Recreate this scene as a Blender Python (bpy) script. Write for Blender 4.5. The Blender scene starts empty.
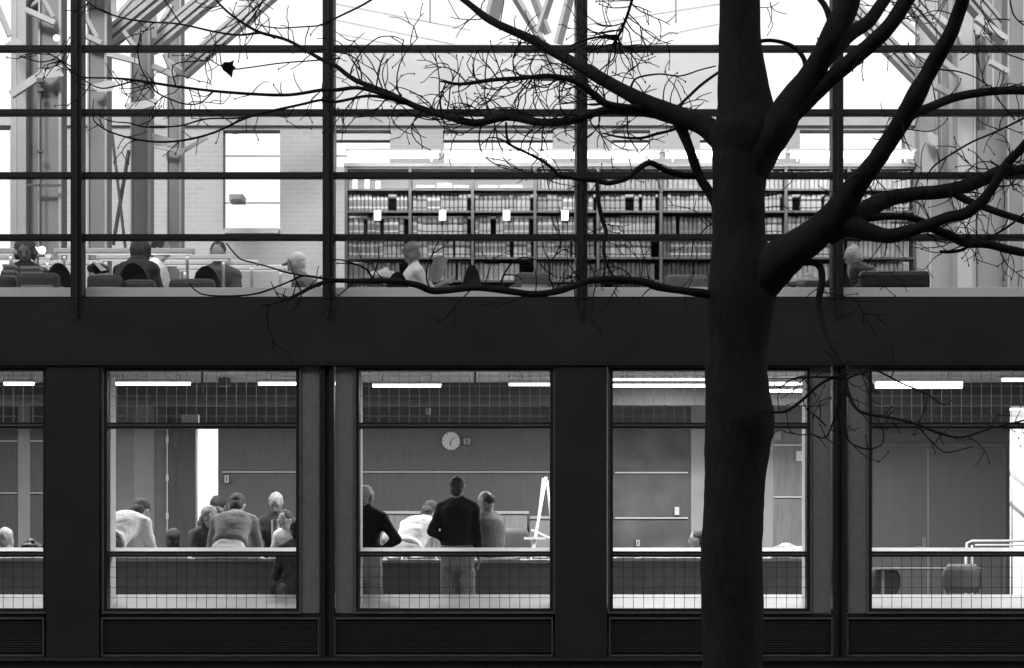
import bpy, bmesh, math, random
from mathutils import Vector, Matrix, noise
random.seed(7)
R = math.radians
sc = bpy.context.scene
COL = sc.collection
F = 2100.0            # focal length in pixels
EYE = 1.1             # camera height above the lower floor
def P(u, v, d): return Vector(((u-512)*d/F, d, EYE+(540-v)*d/F))
def X(u, d): return (u-512)*d/F
def Z(v, d): return EYE+(540-v)*d/F

# ------------------------------------------------------------------ materials
MATS = {}
def mat(name, v, rough=.7, var=.12, scale=6, bump=0, bscale=40, metal=0, spec=.3, stretch=(1,1,1)):
    if name in MATS: return MATS[name]
    m = bpy.data.materials.new(name); m.use_nodes = True
    nt = m.node_tree; b = nt.nodes['Principled BSDF']
    b.inputs['Roughness'].default_value = rough; b.inputs['Metallic'].default_value = metal
    b.inputs['Specular IOR Level'].default_value = spec
    tc = nt.nodes.new('ShaderNodeTexCoord'); mp = nt.nodes.new('ShaderNodeMapping')
    mp.inputs['Scale'].default_value = stretch
    nt.links.new(tc.outputs['Object'], mp.inputs['Vector'])
    n = nt.nodes.new('ShaderNodeTexNoise'); n.inputs['Scale'].default_value = scale; n.inputs['Detail'].default_value = 6
    nt.links.new(mp.outputs['Vector'], n.inputs['Vector'])
    mr = nt.nodes.new('ShaderNodeMapRange')
    mr.inputs['From Min'].default_value = .3; mr.inputs['From Max'].default_value = .7
    mr.inputs['To Min'].default_value = v*(1-var); mr.inputs['To Max'].default_value = v*(1+var)
    nt.links.new(n.outputs['Fac'], mr.inputs['Value'])
    cb = nt.nodes.new('ShaderNodeCombineColor')
    for i in range(3): nt.links.new(mr.outputs['Result'], cb.inputs[i])
    nt.links.new(cb.outputs['Color'], b.inputs['Base Color'])
    if bump:
        n2 = nt.nodes.new('ShaderNodeTexNoise'); n2.inputs['Scale'].default_value = bscale; n2.inputs['Detail'].default_value = 8
        nt.links.new(mp.outputs['Vector'], n2.inputs['Vector'])
        bp = nt.nodes.new('ShaderNodeBump'); bp.inputs['Strength'].default_value = bump; bp.inputs['Distance'].default_value = .02
        nt.links.new(n2.outputs['Fac'], bp.inputs['Height']); nt.links.new(bp.outputs['Normal'], b.inputs['Normal'])
    MATS[name] = m
    return m
def emis(name, s):
    m = bpy.data.materials.new(name); m.use_nodes = True
    b = m.node_tree.nodes['Principled BSDF']; b.inputs['Base Color'].default_value = (.8,.8,.8,1)
    b.inputs['Emission Color'].default_value = (1,1,1,1); b.inputs['Emission Strength'].default_value = s
    return m
def glass_mat(name, refl, tint=.97):
    m = bpy.data.materials.new(name); m.use_nodes = True; nt = m.node_tree; nt.nodes.clear()
    o = nt.nodes.new('ShaderNodeOutputMaterial'); mx = nt.nodes.new('ShaderNodeMixShader')
    t = nt.nodes.new('ShaderNodeBsdfTransparent'); t.inputs['Color'].default_value = (tint,)*3+(1,)
    g = nt.nodes.new('ShaderNodeBsdfGlossy'); g.inputs['Roughness'].default_value = .02
    fr = nt.nodes.new('ShaderNodeFresnel'); fr.inputs['IOR'].default_value = 1.45
    ml = nt.nodes.new('ShaderNodeMath'); ml.operation = 'MULTIPLY'; ml.inputs[1].default_value = refl
    nt.links.new(fr.outputs[0], ml.inputs[0]); nt.links.new(ml.outputs[0], mx.inputs[0])
    nt.links.new(t.outputs[0], mx.inputs[1]); nt.links.new(g.outputs[0], mx.inputs[2]); nt.links.new(mx.outputs[0], o.inputs[0])
    return m
M_black = mat('black_painted_steel', .014, .55, .15, 3, spec=.25)
M_spandrel = mat('dark_spandrel_panel', .018, .6, .2, 1.5, spec=.2)
M_trimline = mat('pale_steel_edge', .085, .5, .25, 8)  # paler tone for edge strips on the dark frames
M_greypanel = mat('grey_metal_panel', .14, .55, .10, 12)
M_louvre = mat('louvre_dark', .028, .5, .15, 9)
M_bark = mat('dark_bark', .029, .95, .16, 14, bump=.8, bscale=26, spec=.08, stretch=(1,1,.35))  # one dark bark tone with fine mottling
M_twig = mat('twig_bark', .02, .9, .3, 20, spec=.1)
M_leaf = mat('withered_leaf', .012, .9, .3, 30)
M_white = mat('white_paint', .80, .5, .04, 4)
M_sill = mat('white_sill', .42, .5, .08, 5, stretch=(.3,1,1))
M_cream = mat('pale_plaster', .42, .8, .10, 2)
M_pale = mat('white_plaster', .72, .8, .05, 2)
M_truss = mat('painted_truss_steel', .5, .5, .08, 6)
M_colgrey = mat('column_grey_and_chord_shade', .25, .6, .08, 5, stretch=(2,2,.4))
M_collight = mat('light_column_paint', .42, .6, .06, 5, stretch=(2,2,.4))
M_wood = mat('dark_wood_panelling', .15, .45, .11, 7, stretch=(5,5,.5), spec=.35)
M_wood2 = mat('mid_wood_panelling', .26, .45, .18, 7, stretch=(5,5,.5), spec=.35)
M_board = mat('dark_board', .15, .6, .30, 2.2)
M_desk = mat('charcoal_laminate', .17, .6, .12, 6)
M_line = mat('white_trim_strip', .75, .4, .05, 5)
M_grid = mat('wire_in_glass', .3, .4, .05, 5)
M_gridd = mat('dark_joint', .02, .6, .1, 5)
M_floor = mat('floor_lino', .22, .6, .12, 3)
M_carpet = mat('grey_carpet', .2, .95, .15, 30)
M_ceil = mat('ceiling_tile', .55, .8, .06, 6)
M_beam = mat('dark_downstand', .07, .7, .12, 3)
M_chair = mat('dark_vinyl', .035, .45, .15, 8)
M_chair2 = mat('grey_upholstery', .14, .75, .15, 14)
M_chair2t = mat('grey_piping', .45, .6, .1, 14)
M_metal = mat('brushed_metal', .45, .35, .08, 12, metal=.8)
M_shelf = mat('shelf_steel', .10, .45, .1, 6)
M_paper = mat('paper_white', .85, .8, .05, 12)
M_news = mat('newsprint', .45, .9, .35, 60)
M_tube = emis('fluorescent_tube', 2.6)
M_tubesoft = emis('desk_lamp_tube', .25)
M_globe = emis('globe_lamp', .6)
M_glass = glass_mat('window_glass', .22)
M_roofglass = glass_mat('roof_glass', .3, .96)
M_skin = mat('skin', .33, .55, .06, 20)
M_skin2 = mat('skin_tanned', .22, .55, .06, 20)
M_eye = mat('eye_dark', .03, .3, 0, 5)
def hairm(n, v): return mat('hair_'+n, v, .7, .4, 60, bump=.6, bscale=120)
def clothm(n, v, var=.12): return mat('cloth_'+n, v, .9, var, 14, bump=.4, bscale=30)

def brick_mat(name, a, b, mortar):
    m = bpy.data.materials.new(name); m.use_nodes = True; nt = m.node_tree; p = nt.nodes['Principled BSDF']
    p.inputs['Roughness'].default_value = .85
    tc = nt.nodes.new('ShaderNodeTexCoord'); sp = nt.nodes.new('ShaderNodeSeparateXYZ'); cm = nt.nodes.new('ShaderNodeCombineXYZ')
    nt.links.new(tc.outputs['Object'], sp.inputs[0]); nt.links.new(sp.outputs['X'], cm.inputs['X']); nt.links.new(sp.outputs['Z'], cm.inputs['Y'])
    bt = nt.nodes.new('ShaderNodeTexBrick'); bt.inputs['Scale'].default_value = 1
    bt.inputs['Brick Width'].default_value = .22; bt.inputs['Row Height'].default_value = .075; bt.inputs['Mortar Size'].default_value = .008
    bt.inputs['Color1'].default_value = (a,a,a,1); bt.inputs['Color2'].default_value = (b,b,b,1); bt.inputs['Mortar'].default_value = (mortar,)*3+(1,)
    nt.links.new(cm.outputs[0], bt.inputs['Vector']); nt.links.new(bt.outputs['Color'], p.inputs['Base Color'])
    return m
M_brick = brick_mat('pale_brick', .42, .39, .45)

# ------------------------------------------------------------------ mesh collector
class MB:
    def __init__(s): s.v=[]; s.f=[]; s.mi=[]
    def add(s, vs, fs, mi=0):
        o=len(s.v); s.v += [tuple(x) for x in vs]; s.f += [tuple(i+o for i in f) for f in fs]; s.mi += [mi]*len(fs); return s
    def box(s, x0,x1,y0,y1,z0,z1, mi=0):
        if x0>x1:x0,x1=x1,x0
        if y0>y1:y0,y1=y1,y0
        if z0>z1:z0,z1=z1,z0
        v=[(x0,y0,z0),(x1,y0,z0),(x1,y1,z0),(x0,y1,z0),(x0,y0,z1),(x1,y0,z1),(x1,y1,z1),(x0,y1,z1)]
        f=[(0,3,2,1),(4,5,6,7),(0,1,5,4),(1,2,6,5),(2,3,7,6),(3,0,4,7)]
        return s.add(v,f,mi)
    def ubox(s, u0,u1,v0,v1,d,t, mi=0):            # box whose front face is the rectangle seen at u0..u1, v0..v1 at distance d
        return s.box(X(u0,d),X(u1,d),d,d+t,Z(v1,d),Z(v0,d),mi)
    def bar(s, a, b, w, h=None, mi=0, up=(0,0,1)):
        a=Vector(a); b=Vector(b); h=h or w; t=(b-a).normalized(); up=Vector(up)
        if abs(t.dot(up))>.98: up=Vector((0,1,0))
        r=t.cross(up).normalized()*w/2; q=r.cross(t).normalized()*h/2
        v=[a-r-q,a+r-q,a+r+q,a-r+q,b-r-q,b+r-q,b+r+q,b-r+q]
        f=[(0,1,2,3),(7,6,5,4),(0,4,5,1),(1,5,6,2),(2,6,7,3),(3,7,4,0)]
        return s.add(v,f,mi)
    def tube(s, pts, rad, n=8, mi=0, lump=0, seed=0):
        pts=[Vector(p) for p in pts]; N=len(pts)
        if not hasattr(rad,'__len__'): rad=[rad]*N
        t0=(pts[1]-pts[0]).normalized(); ref=Vector((0,1,0)) if abs(t0.y)<.9 else Vector((1,0,0))
        vs=[]
        for i,p in enumerate(pts):
            t=(pts[min(i+1,N-1)]-pts[max(i-1,0)])
            t=t.normalized() if t.length>1e-9 else t0
            r=(ref-t*ref.dot(t)).normalized(); q=t.cross(r); ref=r
            for k in range(n):
                a=2*math.pi*k/n; dirv=r*math.cos(a)+q*math.sin(a); rr=rad[i]
                if lump: rr*=1+lump*noise.noise((p*6+dirv*1.3)+Vector((seed,0,0)))+lump*.5*noise.noise((p*19+dirv*3))
                vs.append(p+dirv*rr)
        fs=[]
        for i in range(N-1):
            for k in range(n):
                a=i*n+k; b=i*n+(k+1)%n; fs.append((a,b,b+n,a+n))
        c0=len(vs); vs.append(pts[0]); vs.append(pts[-1])
        for k in range(n):
            fs.append((c0,(k+1)%n,k)); fs.append((c0+1,(N-1)*n+k,(N-1)*n+(k+1)%n))
        return s.add(vs,fs,mi)
    def cap(s, a, b, ra, rb, n=12, mi=0):
        a=Vector(a); b=Vector(b); t=b-a; L=t.length
        if L<1e-6: t=Vector((0,0,1))
        t.normalize(); pts=[];rad=[]
        for th in (80,60,35,12): pts.append(a-t*ra*math.sin(R(th))); rad.append(ra*math.cos(R(th)))
        for th in (12,35,60,80): pts.append(b+t*rb*math.sin(R(th))); rad.append(rb*math.cos(R(th)))
        return s.tube(pts,rad,n,mi)
    def ell(s, c, ax, n=14, m=9, mi=0, fn=None):      # ellipsoid: ax = three axis vectors
        c=Vector(c); A=[Vector(a) for a in ax]; vs=[c-A[2]]
        for j in range(1,m):
            ph=-math.pi/2+math.pi*j/m
            for k in range(n):
                th=2*math.pi*k/n
                vs.append(c+A[0]*math.cos(ph)*math.cos(th)+A[1]*math.cos(ph)*math.sin(th)+A[2]*math.sin(ph))
        vs.append(c+A[2]); fs=[]
        for k in range(n): fs.append((0,1+(k+1)%n,1+k))
        for j in range(m-2):
            for k in range(n):
                a=1+j*n+k; b=1+j*n+(k+1)%n; fs.append((a,b,b+n,a+n))
        e=len(vs)-1; o=1+(m-2)*n
        for k in range(n): fs.append((e,o+k,o+(k+1)%n))
        if fn: vs=[fn(v) for v in vs]
        return s.add(vs,fs,mi)
    def build(s, name, mats, parent=None, smooth=False, bevel=0, origin=None, obj_label=None):
        me=bpy.data.meshes.new(name); vs=s.v
        if origin is not None: ox,oy,oz=origin; vs=[(x-ox,y-oy,z-oz) for x,y,z in vs]
        me.from_pydata(vs,[],s.f); me.update()
        if not isinstance(mats,(list,tuple)): mats=[mats]
        for m in mats: me.materials.append(m)
        if len(mats)>1: me.polygons.foreach_set('material_index', s.mi)
        bm=bmesh.new(); bm.from_mesh(me); bmesh.ops.recalc_face_normals(bm,faces=bm.faces); bm.to_mesh(me); bm.free()
        if smooth: me.polygons.foreach_set('use_smooth',[True]*len(me.polygons))
        o=bpy.data.objects.new(name,me); COL.objects.link(o)
        if origin is not None: o.location=origin
        if parent is not None:
            o.parent=parent
            if origin is None: o.matrix_parent_inverse = Matrix.Translation(-wloc(parent))
            else: o.location = Vector(origin)-wloc(parent)
        if bevel:
            b=o.modifiers.new('bevel','BEVEL'); b.width=bevel; b.segments=2; b.limit_method='ANGLE'
        return o
def wloc(o):
    l=Vector((0,0,0))
    while o is not None: l+=Vector(o.location)+o.matrix_parent_inverse.translation; o=o.parent
    return l
def tag(o,label=None,cat=None,group=None,kind=None):
    if label:o['label']=label
    if cat:o['category']=cat
    if group:o['group']=group
    if kind:o['kind']=kind
    return o
def empty(name,loc,label,cat,group=None):
    o=bpy.data.objects.new(name,None); o.location=loc; o.empty_display_size=.2; COL.objects.link(o); return tag(o,label,cat,group)

# ------------------------------------------------------------------ ground
g=MB(); g.box(-400,400,-60,700,-.62,-.5)
tag(g.build('ground',mat('lawn_ground',.06,.95,.3,3,bump=.3)),kind='structure')
g=MB(); g.box(-14,14,18.6,19.7,-.5,-.42)
tag(g.build('path',mat('concrete_path',.2,.9,.15,4)),kind='structure')

# ------------------------------------------------------------------ building
B=empty('college_building',(0,20,-.5),'long dark steel and glass college building with a glazed library above lit classrooms','building')
UL,UR=-460,1640           # pixel extents of the facade at 20 m
D=20.0
def wallholes(mb,u0,u1,v0,v1,d,t,holes,mi=0):
    holes=[(h[0],h[1],max(h[2],v0),min(h[3],v1)) for h in holes if max(h[2],v0)<min(h[3],v1)]
    us=sorted(set([u0,u1]+[h[0] for h in holes]+[h[1] for h in holes])); vs=sorted(set([v0,v1]+[h[2] for h in holes]+[h[3] for h in holes]))
    for a,b in zip(us,us[1:]):
        run=None
        for c,e in zip(vs,vs[1:]):
            mu,mv=(a+b)/2,(c+e)/2
            solid=not any(h[0]<mu<h[1] and h[2]<mv<h[3] for h in holes)
            if solid: run=(run[0],e) if run else (c,e)
            if (not solid) and run: mb.ubox(a,b,run[0],run[1],d,t,mi); run=None
        if run: mb.ubox(a,b,run[0],run[1],d,t,mi)
m=MB(); m.ubox(UL,UR,298.5,362,D-.05,.25); m.build('spandrel',M_spandrel,B)
m=MB(); m.ubox(UL,UR,362.3,365.2,D-.06,.2); m.build('spandrel_edge',M_black,B)
m=MB(); m.ubox(UL,UR,658,661,D-.1,.12); m.build('base_ledge',M_trimline.copy() if False else M_louvre,B)
m=MB(); m.ubox(UL,UR,661.3,740,D-.06,.3); m.build('plinth',M_spandrel,B)
# columns
for u0,u1 in ((46,99),(555,607),(1066,1116),(-460,-406),(1578,1640)):
    m=MB(); m.ubox(u0,u1,365.5,657.7,D-.04,.3); m.build('column',M_spandrel,B,bevel=.004)
# windows: glass left, right ; grey panel side
WINS=[(-398,-209,'R'),(1121,1312,'R'),(1378,1570,'L'),(-146,43,'L'),(107,296,'R'),(359,550,'L'),(613,807,'R'),(872,1061,'L')]
for gi,(a,b,side) in enumerate(WINS):
    f=MB()
    def rect(u0,u1,v0,v1,w,d,t,mi=0):
        f.ubox(u0,u1,v0,v0+w,d,t,mi); f.ubox(u0,u1,v1-w,v1,d,t,mi)
        f.ubox(u0,u0+w,v0+w,v1-w,d,t,mi); f.ubox(u1-w,u1,v0+w,v1-w,d,t,mi)
    rect(a-3,b+3,367.5,611.5,3,D,.14)
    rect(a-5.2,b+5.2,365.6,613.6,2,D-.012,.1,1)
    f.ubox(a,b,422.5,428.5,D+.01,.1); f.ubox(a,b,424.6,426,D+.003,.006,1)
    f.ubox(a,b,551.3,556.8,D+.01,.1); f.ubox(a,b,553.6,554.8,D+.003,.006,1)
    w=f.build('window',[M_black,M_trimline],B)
    for v0,v1 in ((370.7,422.3),(428.7,551.1),(557,608.3)):
        p=MB(); p.ubox(a+.1,b-.1,v0,v1,D+.05,.008); p.build('pane',M_glass,w)
    # wire grid in the transom
    q=MB(); n=int(round((b-a)/10.1)); st=(b-a)/n
    for k in range(1,n): q.ubox(a+k*st-.22,a+k*st+.22,370.7,422.3,D+.045,.003)
    for vv in (376,386,396,406,416): q.ubox(a,b,vv-.18,vv+.18,D+.041,.003)
    q.build('wire_mesh',M_grid,w)
    q=MB()
    for k in range(1,n): q.ubox(a+k*st-.24,a+k*st+.24,557,608.3,D+.045,.003)
    for vv in (567,577.2,587.4,597.6): q.ubox(a,b,vv-.2,vv+.2,D+.041,.003)
    q.build('wire_mesh',M_gridd,w)
    # white lining of the opening (reveal), sloping inner sills
    q=MB(); x0,x1=X(a-1,D),X(b+1,D)
    q.box(x0-.03,x0+.014,D+.15,D+.42,Z(609,D),Z(370,D)); q.build('lining',M_pale,w)
    q=MB(); q.box(x1,x1+.03,D+.15,D+.42,Z(609,D),Z(370,D)); q.build('lining',M_pale,w)
    q=MB()
    def slope(y0,z0,y1,z1,t=.02):
        q.add([(x0,y0,z0),(x1,y0,z0),(x1,y1,z1),(x0,y1,z1),(x0,y0,z0-t),(x1,y0,z0-t),(x1,y1,z1-t),(x0,y1,z1-t)],
              [(0,1,2,3),(7,6,5,4),(0,4,5,1),(1,5,6,2),(2,6,7,3),(3,7,4,0)])
    slope(D+.125,Z(551.2,D+.125),D+.36,Z(547.6,D+.36))
    q.build('window_sill',mat('inner_sill',.5,.5,.06,5),w)
    # side grey panel
    if side=='R': p0,p1=b+5.6,b+23.5
    else: p0,p1=a-23.5,a-5.6
    q=MB(); q.ubox(p0,p1,366.5,613,D+.005,.1); pn=q.build('side_panel',M_greypanel,B)
# central mullions
for uc in (-178,327,840,1345):
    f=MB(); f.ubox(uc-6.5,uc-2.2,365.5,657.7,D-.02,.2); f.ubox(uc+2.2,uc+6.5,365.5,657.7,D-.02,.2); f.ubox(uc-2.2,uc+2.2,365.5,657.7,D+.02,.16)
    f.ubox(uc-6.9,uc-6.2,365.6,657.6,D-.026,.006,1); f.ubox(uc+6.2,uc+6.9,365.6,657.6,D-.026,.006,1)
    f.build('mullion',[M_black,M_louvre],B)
# louvred vents
for a,b in ((-402,-185),(-171,44),(1119,1338),(1352,1574),(101,319.5),(334,553),(609,833),(847,1063)):
    f=MB(); f.ubox(a,b,617.5,656.5,D+.03,.1)
    f.ubox(a,b,617.5,619.2,D-.005,.03,1); f.ubox(a,b,654.8,656.5,D-.005,.03,1)
    f.ubox(a,a+1.6,619.2,654.8,D-.005,.03,1); f.ubox(b-1.6,b,619.2,654.8,D-.005,.03,1)
    k=622
    while k<653: f.ubox(a+2.5,b-2.5,k,k+1.2,D+.012,.016,2); k+=2.4
    f.build('louvre_vent',[M_spandrel,mat('vent_edge',.08,.5,.2,8),M_louvre],B)
    f=MB(); f.ubox(a,b,613.9,617.2,D+.01,.1); f.build('base_rail',M_black,B)
# upper curtain wall
VM=[-434,-180,76,328,582,838,1094,1350,1606]
UV=[-266,-203,-140,-77,-14.5,48,112,175,237,297]
for u in VM:
    f=MB(); f.ubox(u-5.5,u+5.5,-267,298.2,D-.06,.2)
    f.ubox(u-1.2,u+1.2,-267,316,D-.1,.038,0)
    f.build('mullion',[M_black],B)
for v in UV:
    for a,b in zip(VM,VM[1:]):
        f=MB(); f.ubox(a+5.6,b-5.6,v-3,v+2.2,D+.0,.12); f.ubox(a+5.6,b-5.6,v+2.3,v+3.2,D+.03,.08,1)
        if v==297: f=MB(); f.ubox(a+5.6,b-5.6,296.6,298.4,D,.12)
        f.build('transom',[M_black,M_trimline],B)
for a,b in zip(VM,VM[1:]):
    for c,e in zip(UV,UV[1:]):
        p=MB(); p.ubox(a+5.7,b-5.7,c+3.3,(e-3.1 if e!=297 else 296.5),D+.07,.008); p.build('pane',M_glass,B)
# white jamb liners next to upper mullions
for u in VM[1:-1]:
    f=MB(); s=1 if u<500 else -1
    f.ubox(u+s*5.7,u+s*7.6,-267,296,D+.15,.05); f.build('jamb_strip',M_truss,B)
f=MB(); f.box(X(UL,D),X(UR,D),D+.2,D+.55,3.42,Z(287.4,D+.2)); f.build('convector_casing',mat('casing_white',.86,.5,.03,5),B,bevel=.006)
# upper floor, lower ceiling, lower floor, end walls
XL,XR=X(UL,D),X(UR,D)
f=MB(); f.box(XL,XR,D+.2,26.6,2.9,2.96); f.build('classroom_ceiling',M_ceil,B)
f=MB(); f.box(XL,XR,D+.2,33.9,2.965,3.02); f.build('library_floor',M_carpet,B)
f=MB(); f.box(XL,XR,D+.2,29.5,-.12,0); f.build('classroom_floor',M_floor,B)
f=MB(); f.box(XL-.2,XL,D+.2,29.5,-.5,3.0); f.box(XR,XR+.2,D+.2,29.5,-.5,3.0); f.build('end_wall',M_cream,B)
f=MB(); f.box(XL-.2,XL,D+.1,34.3,3.0,8.6); f.build('library_end_wall',M_pale,B)
f=MB(); f.box(XR,XR+.2,D+.1,34.3,3.0,8.6); f.build('library_end_wall',M_pale,B)
# far brick wall of the library court
DW=34.0
holes=[(223,280,130,229),(335,390,130,168),(443,553,130,168),(612,650,130,168),(700,760,130,168),(800,905,130,168),(30,62,60,300),(-60,10,60,300)]
f=MB(); wallholes(f,-330,1250,125.5,430,DW,.3,[h for h in holes])
f.build('brick_wall',M_brick,B)
f=MB(); f.ubox(-330,1250,113,125.2,DW-.06,.42); f.ubox(-330,1250,110.5,113,DW-.1,.5); f.build('parapet',mat('parapet_stone',.42,.8,.06,3),B)
for h in holes[:6]:
    f=MB(); f.ubox(h[0]+1.5,h[1]-1.5,h[3]-1,h[3]+4,DW-.12,.2); f.ubox(h[0]+.2,h[1]-.2,155,156.2,DW+.12,.05); f.ubox(h[0]+.2,h[1]-.2,202,203.2,DW+.12,.05) if h[3]>210 else None
    w=f.build('window_frame',M_truss,B)
    p=MB(); p.ubox(h[0]+.1,h[1]-.1,h[2]+.1,h[3]-1.2,DW+.16,.01); p.build('pane',M_glass,w)
# pale upper wall beyond
f=MB(); f.ubox(333,728,44,140,42.0,.3); f.build('upper_wall',mat('upper_plaster',.5,.8,.04,1),B)
# far base of the court: closes the storey below the library
f=MB(); f.box(XL*1.1,XR*1.1,33.6,34.0,-.5,2.9); f.build('court_base',M_cream,B)
# glass roof: rafters and purlins from above the facade to beyond the brick wall
r0=(D+.1,Z(-268,D)); r1=(46,14.2)
def roofz(y): return r0[1]+(r1[1]-r0[1])*(y-r0[0])/(r1[0]-r0[0])
f=MB()
for k in range(9):
    x=XL*1.15+(XR-XL)*1.15*k/8
    f.bar((x,r0[0],r0[1]),(x,r1[0],r1[1]),.06,.14)
for k in range(7):
    y=r0[0]+(r1[0]-r0[0])*(k+.5)/7; f.bar((XL*1.15,y,roofz(y)+.11),(XR*1.15,y,roofz(y)+.11),.05,.06)
rf=f.build('roof_frame',M_white,B)
f=MB(); f.add([(XL*1.15,r0[0],r0[1]+.16),(XR*1.15,r0[0],r0[1]+.16),(XR*1.15,r1[0],r1[1]+.16),(XL*1.15,r1[0],r1[1]+.16)],[(0,1,2,3)])
f.build('roof_pane',M_roofglass,rf)

# classroom back wall at 26 m
DB=26.0
bh=[(196,218,428,640),(1010,1063,400,640)]
f=MB()
wallholes(f,-330,1400,380,629,DB,.15,bh); f.build('back_wall',M_wood,B)
def panel(u0,u1,v0,v1,m,t=.02,name='wall_panel',o=0):
    q=MB(); q.ubox(u0,u1,v0,v1,DB-t-o,t-.002+o*0); return q.build(name,m,B)
panel(-150,-2,396,628,M_wood2); panel(18,30,396,628,M_cream); panel(99,134,396,628,mat('greyed_plaster',.26,.8,.2,1.5)); panel(134,155,396,628,mat('pale_screen',.34,.8,.12,1.5))
panel(691,773,396,628,M_cream); panel(773,812,396,628,M_wood2)
panel(613,689,396,628,M_board,name='chalk_board')
# light trim strips along the panelling
f=MB()
for a,b,v in ((222,300,472),(350,612,472),(-100,17,441),(30,60,441),(-100,17,493),(30,60,493)): f.ubox(a,b,v-.55,v+.55,DB-.04,.03)
for a,b,v in ((615,688,472.6),(615,688,518),(774,812,445),(774,812,497)): f.ubox(a,b,v-.7,v+.7,DB-.06,.03)
f.build('trim_strip',M_line,B)
f=MB(); f.box(XL,XR,24.0,24.2,2.64,2.898); f.build('downstand_beam',M_beam,B)
# grid of ceiling tile joints
f=MB()
for k in range(24): f.box(XL+.55*k,XL+.55*k+.012,D+.3,23.9,2.893,2.8985)
for k in range(6): f.box(XL,XR,20.8+.55*k,20.812+.55*k,2.8895,2.8925)
f.build('ceiling_grid',M_line,B)
# doors
f=MB(); f.ubox(168.5,195.5,428,628,DB-.07,.05); dr=f.build('door',mat('brown_door',.10,.5,.15,5,stretch=(4,4,.4)),B)
f=MB(); f.ubox(166.6,167.8,428,628,DB-.08,.06);  # white strip stands in for light along the door edge; hinges follow
for v in (440,478,516): f.ubox(165.8,168.6,v-3,v+3,DB-.09,.01)
f.build('hinges_and_edge_light',M_line,dr)
f=MB(); f.ubox(190,193,537,538.6,DB-.11,.04); f.build('handle',M_metal,dr)
f=MB(); f.ubox(155.3,166.4,400,628,DB-.05,.045); f.build('door_post',M_desk,B)
for a,b in ((873,927.6),(928.6,1003)):
    f=MB(); f.ubox(a,b,447.5,628,DB-.05,.045); dr=f.build('door',mat('plain_wood_door',.15,.45,.06,4,stretch=(6,6,.35)),B)
    if a<900:
        f=MB(); f.ubox(922.5,926,537,549,DB-.06,.009); f.bar(P(924,547,DB-.09),P(915.5,547,DB-.09),.02); f.bar(P(924,547,DB-.09),P(924,547,DB-.055),.015); f.build('handle',M_metal,dr)
f=MB(); f.ubox(870,1006,443.5,447.3,DB-.06,.055); f.ubox(1003.2,1006,447.5,628,DB-.06,.055); f.build('door_frame',M_desk,B)
f=MB(); f.ubox(927.7,928.5,447.6,628,DB-.053,.048); f.build('door_gap_light',M_cream,B)
# bright corridor rooms behind the two openings
f=MB(); f.box(X(150,DB),X(260,DB),28.4,28.5,0,2.9); f.box(X(150,DB)-.1,X(150,DB),26.16,28.4,0,2.9); f.box(X(260,DB),X(260,DB)+.1,26.16,28.4,0,2.9); f.box(X(150,DB),X(260,DB),26.6,28.4,2.88,2.96)
f.build('corridor_wall',M_pale,B)
f=MB(); f.box(X(960,DB),X(1130,DB),28.4,28.5,0,2.9); f.box(X(960,DB)-.1,X(960,DB),26.16,28.4,0,2.9); f.box(X(1130,DB),X(1130,DB)+.1,26.16,28.4,0,2.9); f.box(X(960,DB),X(1130,DB),26.6,28.4,2.88,2.96)
f.build('corridor_wall',M_pale,B)
# stair rail in the right-hand corridor
st=MB(); 
for (a,b) in (((1006,470),(1060,515)),((1006,500),(1060,548))): st.bar(P(a[0],a[1],27.4),P(b[0],b[1],27.4),.03,.05)
for u in (1012,1030,1048): st.bar(P(u,478+(u-1006)*.84,27.4),P(u,600,27.4),.02)
tag(st.build('stair_rail',M_desk),'dark stair rail sloping down behind the bright opening at far right','railing')
# low convector under the classroom windows with sloped pale top
f=MB()
def prism(x0,x1,pts,mi=0):
    n=len(pts); vs=[(x0,y,z) for y,z in pts]+[(x1,y,z) for y,z in pts]
    fs=[tuple(range(n)),tuple(range(2*n-1,n-1,-1))]+[(i,(i+1)%n,n+(i+1)%n,n+i) for i in range(n)]
    f.add(vs,fs,mi)
ya,za,yb,zb=D+.15,Z(608.6,D+.15),20.75,Z(594.5,20.75)
prism(XL,XR,[(ya,za),(yb,zb),(yb,.02),(ya,.02)]); f.build('window_ledge',M_sill,B)
# ------------------------------------------------------------------ classroom lights
PW=.52
def area(u0,u1,d,z,power,parent,w=.12,down=True):
    l=bpy.data.lights.new('tube_light','AREA'); l.shape='RECTANGLE'; l.size=abs(X(u1,d)-X(u0,d)); l.size_y=w; l.energy=power*PW
    o=bpy.data.objects.new('tube_light',l); COL.objects.link(o); o.location=Vector(((X(u0,d)+X(u1,d))/2,d,z))-wloc(parent); o.parent=parent
    return o
def fixture(u0,u1,d,v,label,power=38,th=1.6):
    z=Z(v,d); e=empty('ceiling_light',((X(u0,d)+X(u1,d))/2,d,2.89),label,'ceiling light','fluorescent ceiling lights in the classrooms')
    f=MB(); f.box(X(u0,d),X(u1,d),d-.07,d+.07,z+.015,z+.05); f.build('housing',M_truss,e,bevel=.005)
    f=MB(); f.tube([(X(u0+1,d),d-.045,z),(X(u1-1,d),d-.045,z)],.014*th/1.6*1.2,10); f.build('tube',M_tube,e,smooth=True)
    f=MB()
    for t in (.15,.85):
        x=X(u0+(u1-u0)*t,d); f.bar((x,d,z+.05),(x,d,2.889),.012)
    f.build('hanger',M_metal,e)
    area(u0,u1,d,z-.03,power,e)
fixture(-90,-10,23,385,'suspended tube light beyond the left edge of the frame',30)
fixture(4,36,22.6,384,'short tube light behind the leftmost, cut-off window')
fixture(110,192,22.6,384,'left tube light behind the transom of the window with the white-shirted bent man')
fixture(258,345,22.6,384,'right tube light behind the transom of the window with the white-haired man')
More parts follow.
